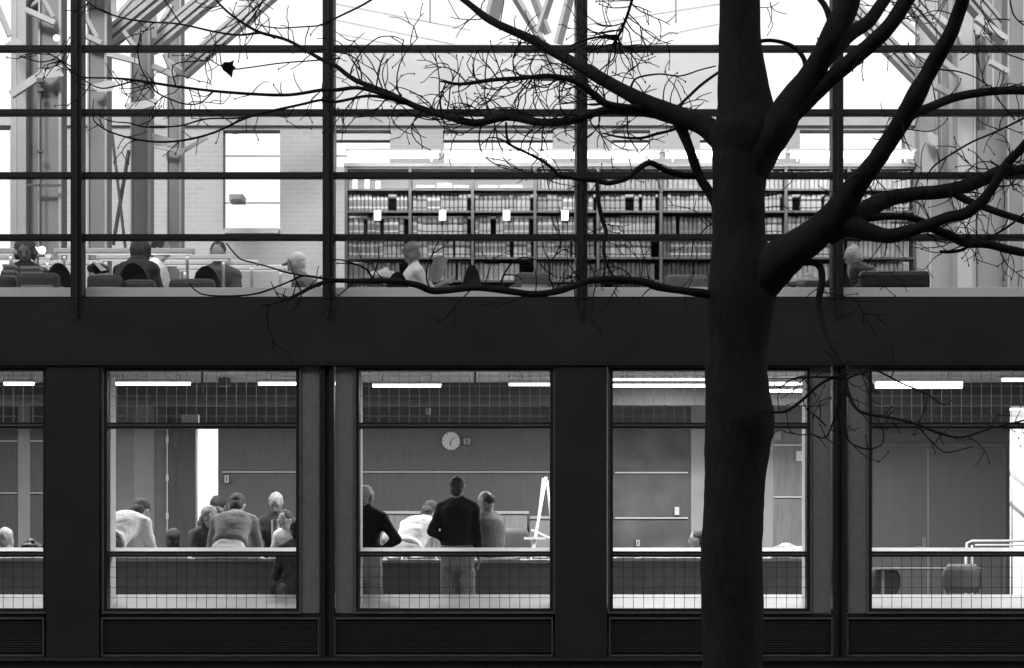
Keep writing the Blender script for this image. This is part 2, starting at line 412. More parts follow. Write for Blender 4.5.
fixture(372,442,22.6,386,'left tube light above the wall clock',34)
fixture(508,600,22.6,385,'right tube light above the white easel',34)
fixture(612,712,22.6,386,'near tube light in the window beside the tree trunk, left of it',45)
fixture(612,716,23.4,379.5,'farther tube light seen just above another, left of the tree trunk',40)
fixture(766,822,22.6,391,'near lower tube light just right of the tree trunk',30)
fixture(768,822,23.4,384,'farther upper tube light just right of the tree trunk',30)
fixture(874,962,21.6,385,'widest glowing tube light above the double doors',70,3.8)  # tube thickened to stand in for the glow around it
fixture(1000,1090,22.6,380,'tube light at the right edge above the bright opening',30)
# grille above the light by the tree
for a,b,dd in ((612,706,22.9),(508,550,22.9)):
    f=MB()
    k=a
    while k<b: f.ubox(k,k+4,373.5,377.5,dd,.05); k+=8
    f.ubox(a,b,377.6,378.2,dd,.05)
    tag(f.build('air_grille',M_line),'slotted ceiling grille above the tube light '+('left of the tree trunk' if a>600 else 'by the easel'),'air vent')
for u,v,dd in ((228,377,23.2),):
    f=MB(); f.ubox(218,229,378,386,dd,.15); f.ubox(220,227,376,378,dd,.1); tag(f.build('ceiling_speaker',M_shelf,bevel=.005),'small dark box hung below the ceiling between two tube lights','speaker')
for u,lab in ((202,'thin dark pendant rod near the left window transom'),(475,'thin dark pendant rod above the wall clock')):
    f=MB(); f.ubox(u-1,u+1,365,392,22.2,.03); f.build('rod',M_shelf)
    o=bpy.data.objects[-1] if False else [x for x in COL.objects if x.name.startswith('rod')][-1]; o.name='pendant_rod'; tag(o,lab,'rod')
# corridor lamps (the openings glow)
for (a,b,lab) in ((180,215,'corridor lamp behind the bright gap by the half-open door'),(1000,1060,'corridor lamp lighting the white wall at far right')):
    e=empty('corridor_lamp',((X(a,27.2)+X(b,27.2))/2,27.2,2.84),lab,'ceiling light')
    f=MB(); f.box(X(a,27.2),X(b,27.2),27.1,27.3,2.80,2.86); f.build('housing',M_truss,e)
    f=MB(); f.box(X(a,27.2)+.02,X(b,27.2)-.02,27.12,27.28,2.785,2.798); f.build('diffuser',M_tube,e)
    area(a,b,27.2,2.77,60 if a<500 else 120,e,.2)
# wall fittings
ck=empty('wall_clock',P(451,441,DB-.03),'round white wall clock on the dark panelling','clock')
def disc(mb,c,r,t,n=32,mi=0):
    c=Vector(c); mb.tube([c,c+Vector((0,t,0))],[r,r],n,mi)
f=MB(); disc(f,P(451,441,DB-.05),.112,.045); f.build('case',M_metal,ck,smooth=False)
f=MB(); disc(f,P(451,441,DB-.053),.102,.003); fc=f.build('face',M_paper,ck)
f=MB(); c=P(451,441,DB-.056)
for k in range(12):
    a=R(30*k); dv=Vector((math.sin(a),0,math.cos(a))); f.bar(c+dv*.08,c+dv*.095,.007,.002,up=(0,1,0))
f.build('hour_mark',M_gridd,fc)
f=MB(); f.bar(c,c+Vector((-.012,-.002,-.055)),.011,.003,up=(0,1,0)); f.bar(c+Vector((0,-.004,0)),c+Vector((.05,-.004,.045)),.007,.003,up=(0,1,0)); f.build('hand',M_gridd,fc)
def plate(u,v,w,h,name,lab,cat,m=M_line,d=DB,mark=False):
    f=MB(); f.ubox(u-w/2,u+w/2,v-h/2,v+h/2,d-.09,.06)
    if mark: f.ubox(u-.6,u+.6,v-h/3,v+h/3,d-.095,.004,1)
    tag(f.build(name,[m,M_shelf],bevel=.002),lab,cat)
plate(467,441.5,6.5,6,'wall_thermostat','small square wall plate right of the round clock','thermostat',M_cream,mark=True)
plate(226.5,479,4,7,'light_switch','pale light switch on dark panelling right of the bright opening','switch',mark=True)
plate(677,511,4.5,8,'paper_notice','small white card on the dark board left of the trunk','notice',M_paper)
plate(638,543,3.5,6,'wall_socket','small wall socket low on the dark board','socket',mark=True)
plate(801,456,9,10,'paper_notice','square white sheet pinned right of the tree trunk','notice',M_paper,DB-.0)
plate(778,436,6,8,'paper_notice','pale grey card near the transom right of the trunk','notice',M_cream,DB)
# paper taped in transoms
plate(0+190,419.0,17,9,'taped_paper','pale paper strip taped low inside the left transom','paper',M_cream,22)
plate(428,411,4.5,6,'taped_paper','tiny card stuck in the transom above the clock','paper',M_cream,22)

# sideboard + lectern area behind the men
sb=empty('sideboard',(X(440,25.2),25.2,0),'long low wooden cabinet behind the standing men','cabinet')
f=MB(); f.ubox(340,527,514,628,25.0,.6); f.build('carcass',M_wood2,sb)
f=MB(); f.ubox(338,529,511,513.8,24.97,.66); f.build('top',M_cream,sb)
f=MB(); 
for u in (386,432,478): f.ubox(u-.4,u+.4,516,627,24.995,.004)
f.build('door_joint',M_gridd,sb)
sb=empty('storage_cabinet',(X(565,25.3),25.3,0),'lower cabinet behind the white easel','cabinet')
f=MB(); f.ubox(529.5,606,519,628,25.1,.6); f.build('carcass',M_wood2,sb)
f=MB(); f.ubox(529.5,606,516,518.8,25.07,.66); f.build('top',M_cream,sb)

# easel
ET=.7
e=empty('easel',(X(538,23.2),23.2,0),'white wooden easel standing at the right of the men','easel')
f=MB(); f.bar(P(546,477,23.2),P(517,640,22.9),.024,.02); f.build('leg',M_white,e)
f=MB(); f.bar(P(543,478,23.25),P(524,640,23.3),.02,.02); f.build('leg',M_white,e)
f=MB(); f.bar(P(547,480,23.3),P(563,640,23.7),.02,.02); f.build('leg',M_white,e)
f=MB(); f.ubox(524,546,537,539.5,23.05,.05); f.build('ledge',M_white,e)
f=MB(); f.bar(P(532,530,23.1),P(556,541,23.5),.02); f.build('brace',M_white,e)

# ------------------------------------------------------------------ classroom tables
def table(u0,u1,d,vt,label,panel=True):
    zt=Z(vt,d); e=empty('drafting_table',((X(u0,d)+X(u1,d))/2,d,0),label,'table','long tables behind the classroom windows')
    x0,x1=X(u0,d),X(u1,d)
    f=MB(); f.box(x0,x1,d-.03,d+.75,zt-.03,zt); f.build('table_top',M_cream,e,bevel=.004)
    f=MB(); f.box(x0+.02,x1-.02,d+.0,d+.02,zt-.42,zt-.031); mp=f.build('front_panel',M_desk,e)
    for xx in (x0+.05,x1-.09):
        for yy in (d+.04,d+.68):
            f=MB(); f.box(xx,xx+.04,yy,yy+.04,0,zt-.031); f.build('leg',M_metal,e)
table(-160,50,21.35,558,'long table with gridded front at the leftmost window')
table(92,334,21.35,558.5,'long table with gridded front before the bent white-shirted man')
table(338,572,21.35,560,'long table with gridded front behind the man in a black jacket')
table(590,836,21.35,558,'long table with gridded front behind the tree trunk')
# papers and books on tables
def paper(u0,u1,v,d,label,th=.01,m=M_paper,dep=.3,rot=0,group=None):
    x=(X(u0,d)+X(u1,d))/2; w=abs(X(u1,d)-X(u0,d)); z=Z(v,d)
    f=MB(); n=6
    vs=[];
    for i in range(n+1):
        for j in range(4):
            xx=-w/2+w*i/n; yy=-dep/2+dep*j/3; vs.append((xx,yy,th+.012*noise.noise(Vector((xx*7,yy*7,u0)))+.012*(i in(0,n))))
    fs=[(i*4+j,(i+1)*4+j,(i+1)*4+j+1,i*4+j+1) for i in range(n) for j in range(3)]
    k=len(vs); vs+= [(a,b,0) for a,b,c in vs]; fs+=[tuple(q+k for q in reversed(t)) for t in fs]
    # sides
    per=[i*4 for i in range(n+1)]+[n*4+j for j in (1,2,3)]+[i*4+3 for i in range(n-1,-1,-1)]+[2,1]
    for a,b in zip(per,per[1:]+per[:1]): fs.append((a,b,b+k,a+k))
    f.add(vs,fs); o=f.build('paper_sheet',m); o.location=(x,d,z); o.rotation_euler.z=rot
    tag(o,label,'paper',group)
for a,b,v,l in ((388,402,559.5,'open booklet on the table under the seated grey head'),(408,436,559,'thick open drawing sheets on the table beneath the white shirt'),(478,520,560,'long curling sheet on the table right of the grey-shirted man'),(532,548,559,'small sheet at the easel end of the table'),
   (104,190,558,'long drawing roll on the table below the bent white shirt'),(196,262,558,'wide drawing on the table below the striped shirt'),(268,288,556,'bright sheet under the white-haired man hands'),(616,634,557.5,'small sheet at the left end of the tree table'),(640,662,557,'thin sheet on the table left of the trunk'),(666,700,556.5,'crumpled sheets on the table beside the profile woman'),(770,790,557.5,'sheet on the table right of the trunk'),(10,40,557,'white sheets on the leftmost table')):
    paper(a,b,v,21.45,l,th=.02)

# ------------------------------------------------------------------ people
TMP=bpy.data.scenes.new('tmp')
def remeshed(mb,name,m,parent,vox=.009,smooth=2,disp=0,seed=0):
    o=mb.build(name,m,None); COL.objects.unlink(o); TMP.collection.objects.link(o)
    md=o.modifiers.new('r','REMESH'); md.mode='VOXEL'; md.voxel_size=vox; md.use_smooth_shade=True
    if smooth:
        s=o.modifiers.new('s','SMOOTH'); s.iterations=smooth; s.factor=.5
    
    with bpy.context.temp_override(scene=TMP,view_layer=TMP.view_layers[0]):
        dg=bpy.context.evaluated_depsgraph_get(); me=bpy.data.meshes.new_from_object(o.evaluated_get(dg))
    old=o.data; o.modifiers.clear(); o.data=me; bpy.data.meshes.remove(old)
    me.name=name; TMP.collection.objects.unlink(o); COL.objects.link(o)
    if not me.materials: me.materials.append(m)
    if disp:
        for v in me.vertices:
            p=v.co; n_=noise.noise(Vector((p.x*7+seed+p.z*5,p.y*7,p.z*16)))+.25*noise.noise(Vector((p.x*16,p.y*16+seed,p.z*34+p.x*9)))
            v.co=p+v.normal*disp*n_
    me.polygons.foreach_set('use_smooth',[True]*len(me.polygons))
    if parent is not None:
        o.parent=parent; o.matrix_parent_inverse=Matrix.Translation(-wloc(parent))
    return o
UP=Vector((0,0,1)); VQ=1.15
def person(label,u,v,d,kind='stand',yaw=0,lean=0,headpitch=0,headyaw=0,arms='down',armsR=None,floor=0,hair=.05,hairstyle='short',
           top=.05,topvar=.1,bottom=.3,skin=None,glasses=False,short=False,seat=.45,scale=None,group=None,tie=False,hat=None,hem=.06):
    skin=skin or M_skin
    hz=Z(v,d)-floor
    f=Vector((math.sin(R(yaw)),math.cos(R(yaw)),0)); r=Vector((f.y,-f.x,0))   # forward, right
    L=R(lean); s=UP*math.cos(L)+f*math.sin(L)
    pel=.93 if kind=='stand' else seat+.09
    ns=UP*math.cos(L*.95)+f*math.sin(L*.95)
    loc_h=pel+.53*s.z+.15*ns.z
    if kind=='stand': k=hz/loc_h
    else: k=(hz-pel)/(loc_h-pel)
    k=max(.86,min(1.12,k)) if scale is None else scale
    # position so that the head is at (u,v,d)
    head=P(u,v,d)
    q=lambda a:a*k
    neck=head-ns*q(.15); pelv=neck-s*q(.53)
    if abs((hz/loc_h if kind=='stand' else 1)-k)>.01 and kind=='stand': print('PERSON',label[:30],'scale wants',hz/loc_h)
    print('pelvis z',round(pelv.z-floor,2),'k',round(k,2),label[:40])
    root=empty('person',(pelv.x,pelv.y,floor),label,'person',group)
    hf=Matrix.Rotation(R(-headyaw),3,'Z')@f; hr=Vector((hf.y,-hf.x,0)); hp=R(headpitch)
    hu=(UP*math.cos(hp)+hf*math.sin(hp)); hfw=(hf*math.cos(hp)-UP*math.sin(hp))
    body=MB()
    # head
    body.ell(head,[hr*q(.076),hfw*q(.094),hu*q(.112)])
    body.ell(head+hfw*q(.03)-hu*q(.055),[hr*q(.052),hfw*q(.058),hu*q(.058)])          # jaw
    body.cap(head+hfw*q(.088)+hu*q(.012),head+hfw*q(.108)-hu*q(.022),q(.011),q(.016),8)   # nose
    body.cap(head+hfw*q(.07)+hu*q(.03)-hr*q(.035),head+hfw*q(.07)+hu*q(.03)+hr*q(.035),q(.018),q(.018),8)  # brow
    body.cap(head+hfw*q(.082)-hu*q(.05)-hr*q(.02),head+hfw*q(.082)-hu*q(.05)+hr*q(.02),q(.011),q(.011),8)  # lips
    for sg in (-1,1): body.ell(head+hr*sg*q(.078)-hu*q(.005),[hr*q(.012),hfw*q(.02),hu*q(.032)])
    body.cap(neck+s*q(-.02),head-hu*q(.06)-hfw*q(.015),q(.062),q(.055))
    sh={};el={};wr={};hip={};kn={};an={}
    def armpos(sg,a):
        S=neck-s*q(.085)+r*sg*q(.172)
        if a=='down': E=S-UP*q(.28)+r*sg*q(.05)-f*q(.02); W=E-UP*q(.24)+f*q(.07)
        elif a=='hips': E=S-s*q(.25)+r*sg*q(.10)-f*q(.09); W=pelv+r*sg*q(.14)+UP*q(.10)+f*q(.02)
        elif a=='akimbo': E=S-s*q(.22)+r*sg*q(.19)-f*q(.05); W=pelv+r*sg*q(.16)+UP*q(.10)+f*q(.02)
        elif a=='table': E=S-UP*q(.25)+f*q(.08)+r*sg*q(.05); W=E+f*q(.22)-UP*q(.05)-r*sg*q(.06)
        elif a=='lean': E=S-UP*q(.26)+f*q(.03)+r*sg*q(.07); W=E-UP*q(.24)+f*q(.06)-r*sg*q(.02)
        elif a=='read': E=S-UP*q(.22)+f*q(.16)+r*sg*q(.04); W=E+f*q(.18)+UP*q(.10)-r*sg*q(.05)
        elif a=='pocket': E=S-UP*q(.26)+r*sg*q(.10)-f*q(.06); W=pelv+r*sg*q(.17)+f*q(.04)+UP*q(.02)
        return S,E,W
    for sg in (-1,1):
        a=arms if (sg<0 or armsR is None) else armsR
        sh[sg],el[sg],wr[sg]=armpos(sg,a)
        hip[sg]=pelv+r*sg*q(.08)
        if kind=='stand':
            an[sg]=Vector((hip[sg].x,hip[sg].y,floor+.08))+r*sg*.05-f*.03*sg; kn[sg]=(hip[sg]+an[sg])/2+f*.03+r*sg*.01
        else:
            kn[sg]=hip[sg]+f*q(.42)+r*sg*q(.06); an[sg]=Vector((kn[sg].x,kn[sg].y,floor+.08))+f*.03
    dax=s.cross(r).normalized()
    def loft(mb,rings,e=0,n=24):
        vs=[];fs=[]
        for t,w_,dd in rings:
            c_=pelv+s*q(t)+(-dax if dax.dot(f)>0 else dax)*q(.02 if .2<t<.47 else 0)
            for j in range(n):
                a_=2*math.pi*j/n; ca,sa=math.cos(a_),math.sin(a_)
                vs.append(c_+r*(q(w_)+e)*math.copysign(abs(ca)**.85,ca)+dax*(q(dd)+e)*math.copysign(abs(sa)**.85,sa))
        m_=len(rings)
        for i in range(m_-1):
            for j in range(n): fs.append((i*n+j,i*n+(j+1)%n,(i+1)*n+(j+1)%n,(i+1)*n+j))
        fs.append(tuple(range(n-1,-1,-1))); fs.append(tuple(range((m_-1)*n,m_*n))); mb.add(vs,fs)
    def torso(mb,e,hem=-.06):
        rg=[(-.06,.160,.112),(.03,.160,.112),(.12,.142,.103),(.22,.145,.108),(.32,.160,.118),(.40,.172,.118),(.455,.165,.102),(.50,.115,.082),(.535,.062,.062)]
        if e>0:
            rg=[(hem,.158,.118),(hem+.03,.163,.122)]+[x for x in rg if x[0]>max(hem+.05,.05)]
        loft(mb,rg,e)
        for sg in (-1,1): mb.cap(neck+s*q(.005)+r*sg*q(.02),sh[sg],q(.045)+e,q(.060)+e,12)
    def armm(mb,e,full=True):
        for sg in (-1,1):
            S,E,W=sh[sg],el[sg],wr[sg]
            mb.cap(S,E,q(.056)+e,q(.042)+e)
            if full: mb.cap(E,W-(W-E).normalized()*.03*(e>0),q(.042)+e,q(.028)+e*1.2)
    def legm(mb,e):
        for sg in (-1,1):
            mb.cap(hip[sg],kn[sg],q(.088)+e,q(.058)+e); mb.cap(kn[sg],an[sg]+UP*(.03 if e>0 else 0),q(.056)+e,q(.036)+e*1.6)
    torso(body,0); armm(body,0); legm(body,0)
    for sg in (-1,1):     # hands and feet
        W=wr[sg]; t=(wr[sg]-el[sg]).normalized(); side=t.cross(r*sg)
        side=(f-t*f.dot(t)); side=side.normalized() if side.length>.1 else (UP-t*UP.dot(t)).normalized()
        nrm=t.cross(side).normalized()
        body.ell(W+t*q(.05),[side*q(.04),nrm*q(.016),t*q(.055)],10,7)
        for i,(o,l) in enumerate(((-.030,.062),(-.010,.075),(.010,.070),(.029,.055))):
            b0=W+t*q(.09)+side*q(o); b1=b0+t*q(l*.55)-nrm*q(.006)*sg; b2=b1+t*q(l*.42)-nrm*q(.02)*sg
            body.cap(b0,b1,q(.0095),q(.009),8); body.cap(b1,b2,q(.009),q(.008),8)
        body.cap(W+t*q(.03)+side*q(.034),W+t*q(.085)+side*q(.062)-nrm*q(.01)*sg,q(.012),q(.009),8)
        body.cap(an[sg]-UP*.03,an[sg]+f*.15-UP*.045,.04,.03,10)
    remeshed(body,'body',skin,root,.0105*VQ,1)
    # clothes
    c=MB(); torso(c,.018,hem); armm(c,.012,not short)
    c.cap(neck+s*q(.0),neck+s*q(.03)+ns*.005,q(.066),q(.064))       # collar
    remeshed(c,'shirt' if top>.2 or short else 'jacket',clothm('%03d_%02d'%(int(top*1000),int(topvar*100)),top,topvar),root,.015*VQ,3,.008,u)
    c=MB(); legm(c,.022); loft(c,[(-.24,.10,.085),(-.19,.145,.105),(-.12,.157,.115),(-.03,.160,.118),(.05,.158,.113),(.09,.150,.108)],.008)
    remeshed(c,'trousers',clothm('%03d_b'%int(bottom*1000),bottom,.08),root,.017*VQ,2,.009,u+3)
    c=MB()
    for sg in (-1,1): c.cap(an[sg]-UP*.032-f*.03,an[sg]+f*.16-UP*.042,.048,.04,12)
    c.build('shoe',M_chair,root,smooth=True)
    # hair
    hm=hairm('%02d'%int(hair*100),hair)
    c=MB(); sd=u*.37
    def fuzz(p):
        n_=noise.noise(Vector((p.x*28+sd,p.y*28,p.z*28)))+.5*noise.noise(Vector((p.x*70,p.y*70+sd,p.z*70)))
        return p+(p-head).normalized()*.008*n_*(2.2 if hairstyle=='curly' else 1)
    if hairstyle in('short',): c.ell(head-hfw*q(.045)-hu*q(.028),[hr*q(.072),hfw*q(.058),hu*q(.085)],16,10,0,fuzz)
    if hairstyle=='short':
        c.ell(head-hfw*q(.022)+hu*q(.028),[hr*q(.083),hfw*q(.090),hu*q(.090)],24,20,0,fuzz)
    elif hairstyle=='curly':
        c.ell(head-hfw*q(.03)+hu*q(.03),[hr*q(.105),hfw*q(.10),hu*q(.112)],22,16,0,fuzz)
        for sg in (-1,1): c.ell(head+hr*sg*q(.08)-hfw*q(.02)-hu*q(.03),[hr*q(.035),hfw*q(.06),hu*q(.07)],12,9,0,fuzz)
    elif hairstyle=='long':
        c.ell(head-hfw*q(.025)+hu*q(.025),[hr*q(.09),hfw*q(.092),hu*q(.102)],22,16,0,fuzz)
        c.ell(head-hfw*q(.045)-hu*q(.06),[hr*q(.085),hfw*q(.06),hu*q(.12)],18,12,0,fuzz)
    elif hairstyle=='balding':
        c.ell(head-hfw*q(.035)-hu*q(.0),[hr*q(.082),hfw*q(.075),hu*q(.062)],20,12,0,fuzz)
    if hairstyle!='none' and hat is None: c.build('hair',hm,root,smooth=True)
    if hairstyle=='hood':
        pass
    if hat is not None:
        c=MB(); c.ell(head-hfw*q(.005)+hu*q(.045),[hr*q(.088),hfw*q(.102),hu*q(.08)],20,12); c.ell(head+hfw*q(.10)+hu*q(.045),[hr*q(.065),hfw*q(.06),hu*q(.008)],14,6)
        c.build('cap',clothm('cap%d'%int(hat*100),hat),root,smooth=True)
    c=MB()
    for sg in (-1,1): c.ell(head+hr*sg*q(.031)+hfw*q(.083)+hu*q(.008),[hr*q(.012),hfw*q(.008),hu*q(.006)],8,6)
    c.build('eyes',M_eye,root,smooth=True)
    if glasses:
        c=MB()
        for sg in (-1,1):
            cc=head+hr*sg*q(.033)+hfw*q(.104)+hu*q(.008); ring=[cc+hr*math.cos(R(a))*q(.024)+hu*math.sin(R(a))*q(.02) for a in range(0,361,30)]
            c.tube(ring,.0028,6); c.tube([cc+hr*sg*q(.024),head+hr*sg*q(.082)+hfw*q(.0)+hu*q(.01)],.0022,5)
        c.tube([head+hr*q(.01)+hfw*q(.106)+hu*q(.01),head-hr*q(.01)+hfw*q(.106)+hu*q(.01)],.0022,5)
        c.build('glasses',M_shelf,root)
    if tie:
        c=MB(); a=neck+f*q(.105)-s*q(.05); b=neck+f*q(.165)-s*q(.34)
        c.bar(a,b,.085,.02,1,up=f); c.bar(a+f*.012,b+f*.012,.04,.012,0,up=f)
        c.build('tie',[clothm('tie',.12,.5),clothm('shirtfront',.7)],root)
    return dict(root=root,head=head,neck=neck,pelv=pelv,sh=sh,el=el,wr=wr,f=f,r=r,s=s,k=k,hfw=hfw,hu=hu,hr=hr)

# --- window 1
person('man in a white shirt bent low over the table by the left jamb',141,511,22.1,lean=62,yaw=24,headpitch=50,arms='lean',top=.66,topvar=.06,bottom=.05,hair=.05)
person('seated dark-haired person seen from behind, beside the thin bright door edge',174,538,22.6,'sit',yaw=10,lean=8,top=.05,bottom=.05,hair=.07,hairstyle='long',arms='table')
person('curly-haired woman with glasses in a dark top looking down',209,518,22.5,lean=30,yaw=168,headpitch=28,arms='table',top=.07,bottom=.08,hair=.2,hairstyle='curly',glasses=True)
person('dark-haired person standing bowed behind the curly-haired woman',218,506,23.4,lean=30,yaw=178,headpitch=68,arms='table',top=.04,bottom=.05,hair=.035,hairstyle='long')
person('man seen from behind in a creased grey shirt and pale trousers leaning forward',237,505,22.1,lean=46,yaw=2,headpitch=40,arms='lean',top=.17,topvar=.18,bottom=.5,hair=.06,hem=.1)
person('white-haired man in a dark suit and tie looking down',276,503,22.9,lean=16,yaw=185,headpitch=35,arms='table',top=.05,topvar=.15,bottom=.06,hair=.26,tie=True,skin=M_skin2,hem=-.14)
person('dark-haired man with glasses in a white shirt below the white-haired man',285,520,22.3,lean=40,yaw=205,headpitch=35,arms='lean',top=.62,topvar=.08,bottom=.1,hair=.06,glasses=True)
person('seated figure in a dark jacket, its back close to the glass',297,530,21.0,'sit',yaw=-20,lean=10,top=.05,topvar=.4,bottom=.06,hair=.02,arms='table',seat=.5,hem=-.1)
# --- window 0
person('light-haired person seated behind the leftmost, cut-off window',5,538,22.4,'sit',yaw=190,lean=10,headpitch=20,top=.4,bottom=.1,hair=.5,hairstyle='long',arms='table')
# --- window 2
person('white-haired man in a black jacket with hand on hip, at the left jamb',366,496,20.98,lean=4,yaw=14,headyaw=30,arms='akimbo',top=.015,bottom=.3,hair=.5,skin=M_skin2)
person('grey-haired seated man with glasses, only his head above the sill',388,541,22.6,'sit',yaw=190,lean=6,headpitch=10,top=.2,bottom=.1,hair=.45,glasses=True,arms='table')
person('person in a white shirt stooping over the table with face turned away',430,512,22.4,lean=52,yaw=28,headpitch=50,arms='lean',top=.66,topvar=.07,bottom=.4,hair=.06)
person('tall man in a black jacket and pale trousers standing with his back to the window',458,487,21.0,lean=3,yaw=8,headyaw=16,headpitch=8,scale=.92,arms='hips',armsR='down',top=.022,topvar=.3,bottom=.24,hair=.09,hem=.04)
person('balding man in a grey shirt facing left beside the tall black jacket',486,501,21.6,lean=8,yaw=-42,headyaw=-25,headpitch=15,arms='table',top=.17,topvar=.2,bottom=.1,hair=.05,hairstyle='balding')
# --- window 3
person('dark-haired woman in profile seated against the left of the tree trunk',697,539.5,22.5,'sit',yaw=-85,lean=6,headpitch=8,top=.1,bottom=.1,hair=.06,arms='table',hairstyle='short')
# --- library
FL=3.02
u1=person('person in a grey hooded sweatshirt hunched at a library desk, back turned',142,252,22.3,'sit',yaw=15,lean=34,headpitch=40,floor=FL,arms='table',scale=1.08,top=.085,topvar=.25,bottom=.05,hairstyle='none',skin=clothm('hood',.085,.2))
c=MB(); h=u1['head']; c.ell(h-u1['hfw']*.03-u1['hu']*.02,[u1['hr']*.115,u1['hfw']*.13,u1['hu']*.125],20,14); c.ell(u1['neck'],[u1['hr']*.15,u1['hfw']*.10,u1['hu']*.06],20,10)
remeshed(c,'hood',clothm('085_20',.085,.2),u1['root'],.012,2,.01,5)
person('person in a white shirt beyond the hooded reader, head bowed',161,250,23.3,'sit',yaw=110,lean=22,headpitch=25,floor=FL,arms='table',top=.75,bottom=.1,hair=.06)
person('dark-clad person at a desk left of the glowing desk lamp',25,251,23.4,'sit',yaw=175,lean=10,headpitch=25,floor=FL,arms='table',top=.05,bottom=.05,hair=.12,hairstyle='curly',skin=M_skin2)
person('dark-haired reader facing the window beyond the rows of desk lamps',218,253,24.2,'sit',yaw=180,lean=8,headpitch=25,floor=FL,arms='table',top=.1,bottom=.1,hair=.05,seat=.5)
person('reader in a white cap in profile at the far desks',297,264,24.3,'sit',yaw=-75,lean=20,headpitch=20,floor=FL,arms='table',top=.1,bottom=.1,hair=.06,hat=.5,seat=.42)
u6=person('reader in a white t-shirt holding up an open newspaper before the bookshelves',413,254,22.0,'sit',yaw=75,lean=-6,headpitch=14,floor=FL,arms='read',top=.92,topvar=.03,bottom=.3,hair=.3,short=True,hairstyle='curly',seat=.42)
person('light-haired reader behind the right steel mullion, bent over a desk',853,256,22.4,'sit',yaw=-60,lean=26,headpitch=30,floor=FL,arms='table',top=.06,bottom=.1,hair=.6,seat=.44)

# newspaper
f=MB(); a=P(428,281,21.9); 
def sheet(p0,p1,p2,p3,t=.004,nx=8):
    vs=[];n=nx
    for i in range(n+1):
        s_=i/n
        for (q0,q1) in ((p0,p1),(p3,p2)):
            pp=q0.lerp(q1,s_)+Vector((0,.03*math.sin(s_*math.pi*2),0)); vs.append(pp)
    nn=Vector((0,t,0)); k=len(vs); vs+=[x+nn for x in vs]
    fs=[(2*i,2*i+2,2*i+3,2*i+1) for i in range(n)]+[(k+2*i+1,k+2*i+3,k+2*i+2,k+2*i) for i in range(n)]
    for i in range(n): fs+=[(2*i,2*i+2,k+2*i+2,k+2*i),(2*i+1,2*i+3,k+2*i+3,k+2*i+1)]
    fs+=[(0,1,k+1,k),(2*n,2*n+1,k+2*n+1,k+2*n)]
    f.add(vs,fs)
sheet(P(427,281,21.75),P(437,283,22.0),P(444,256,22.0),P(434,257,21.75)); sheet(P(437,283,22.0),P(441,280,22.3),P(448,259,22.3),P(444,256,22.0))
tag(f.build('newspaper',M_news),'open grey newspaper held up by the reader in white','newspaper')
# fix the hem of white t-shirt reader

bpy.data.scenes.remove(TMP)
# ------------------------------------------------------------------ library furniture
def roundbox(mb,x0,x1,y0,y1,z0,z1,mi=0): mb.box(x0,x1,y0,y1,z0,z1,mi)
def armchair(u0,u1,vt,d,label,m=M_chair2,tm=M_chair2t,yaw=0):
    w=X(u1,d)-X(u0,d); zt=Z(vt,d); e=empty('armchair',((X(u0,d)+X(u1,d))/2,d,FL),label,'armchair','armchairs along the library window')
    h=zt-FL
    x0,x1=-w/2,w/2
    def bl(name,a,b,c,dd,z0,z1,mm,bev=.03):
        q=MB(); q.box(a,b,c,dd,z0,z1); o=q.build(name,mm,None,bevel=bev); o.location=(0,0,0); o.parent=e; o.rotation_euler.z=0; return o
    bl('backrest',x0+.0,x1-.0,0,.16,.12,h,m,.05); bl('seat',x0+.12,x1-.12,.165,.72,.2,.44,m,.04)
    bl('arm',x0,x0+.115,.165,.74,.12,h-.10,m); bl('arm',x1-.115,x1,.165,.74,.12,h-.10,m)
    bl('piping',x0+.05,x1-.05,-.012,-.001,h-.16,h-.13,tm,.003)
    for a in (x0+.03,x1-.07):
        for b in (.03,.66): bl('leg',a,a+.04,b,b+.04,0,.118,M_metal,.003)
    e.rotation_euler.z=R(yaw); return e
armchair(-22,14,275,21.0,'grey armchair cut by the left edge of the photograph')
armchair(16,58,272,21.0,'grey armchair left of the leftmost steel mullion')
armchair(86,121,274,21.0,'grey armchair just right of the leftmost mullion')
armchair(122,155,279,21.1,'low grey armchair in front of the hooded reader')
armchair(168,214,278,21.1,'wide low armchair right of the hooded reader')
armchair(516,553,272,21.3,'grey armchair in front of the shelves, left of the middle mullion',yaw=12)
armchair(665,709,274,21.2,'pale grey armchair just left of the tree trunk',mat('light_upholstery',.2,.75,.15,14))
armchair(588,601,273,21.3,'narrow armchair sliver right of the middle mullion')
armchair(860,931,270,21.2,'broad black sofa at the right end of the shelves',M_chair,M_chair)
def roundchair(u,w,vt,d,label,yaw=0):
    zt=Z(vt,d); W_=w*d/F; e=empty('round_back_chair',(X(u,d),d,FL),label,'chair','round-backed library chairs')
    h=zt-FL; f=MB(); n=14; pts=[]
    for i in range(n+1):
        a=math.pi*i/n; pts.append((-math.cos(a)*W_/2, (h-.42)*math.sin(a)**.7+.42))
    vs=[(x,.0-.10*(1-(2*x/W_)**2),z) for x,z in pts]+[(x,.035-.10*(1-(2*x/W_)**2),z) for x,z in pts]
    k=n+1; fs=[tuple(range(k)),tuple(range(2*k-1,k-1,-1))]+[(i,i+1,k+i+1,k+i) for i in range(n)]+[(0,k,2*k-1,n)]
    f.add(vs,fs); o=f.build('backrest',M_chair); o.parent=e
    f=MB(); f.box(-W_/2+.02,W_/2-.02,.0,.44,.4,.46); o=f.build('seat',M_chair,bevel=.02); o.parent=e
    for sx in (-1,1):
        for yy in (.03,.38): 
            f=MB(); f.bar((sx*(W_/2-.06),yy,0),(sx*(W_/2-.06),yy,.4),.03); o=f.build('leg',M_metal); o.parent=e
    e.rotation_euler.z=R(yaw)
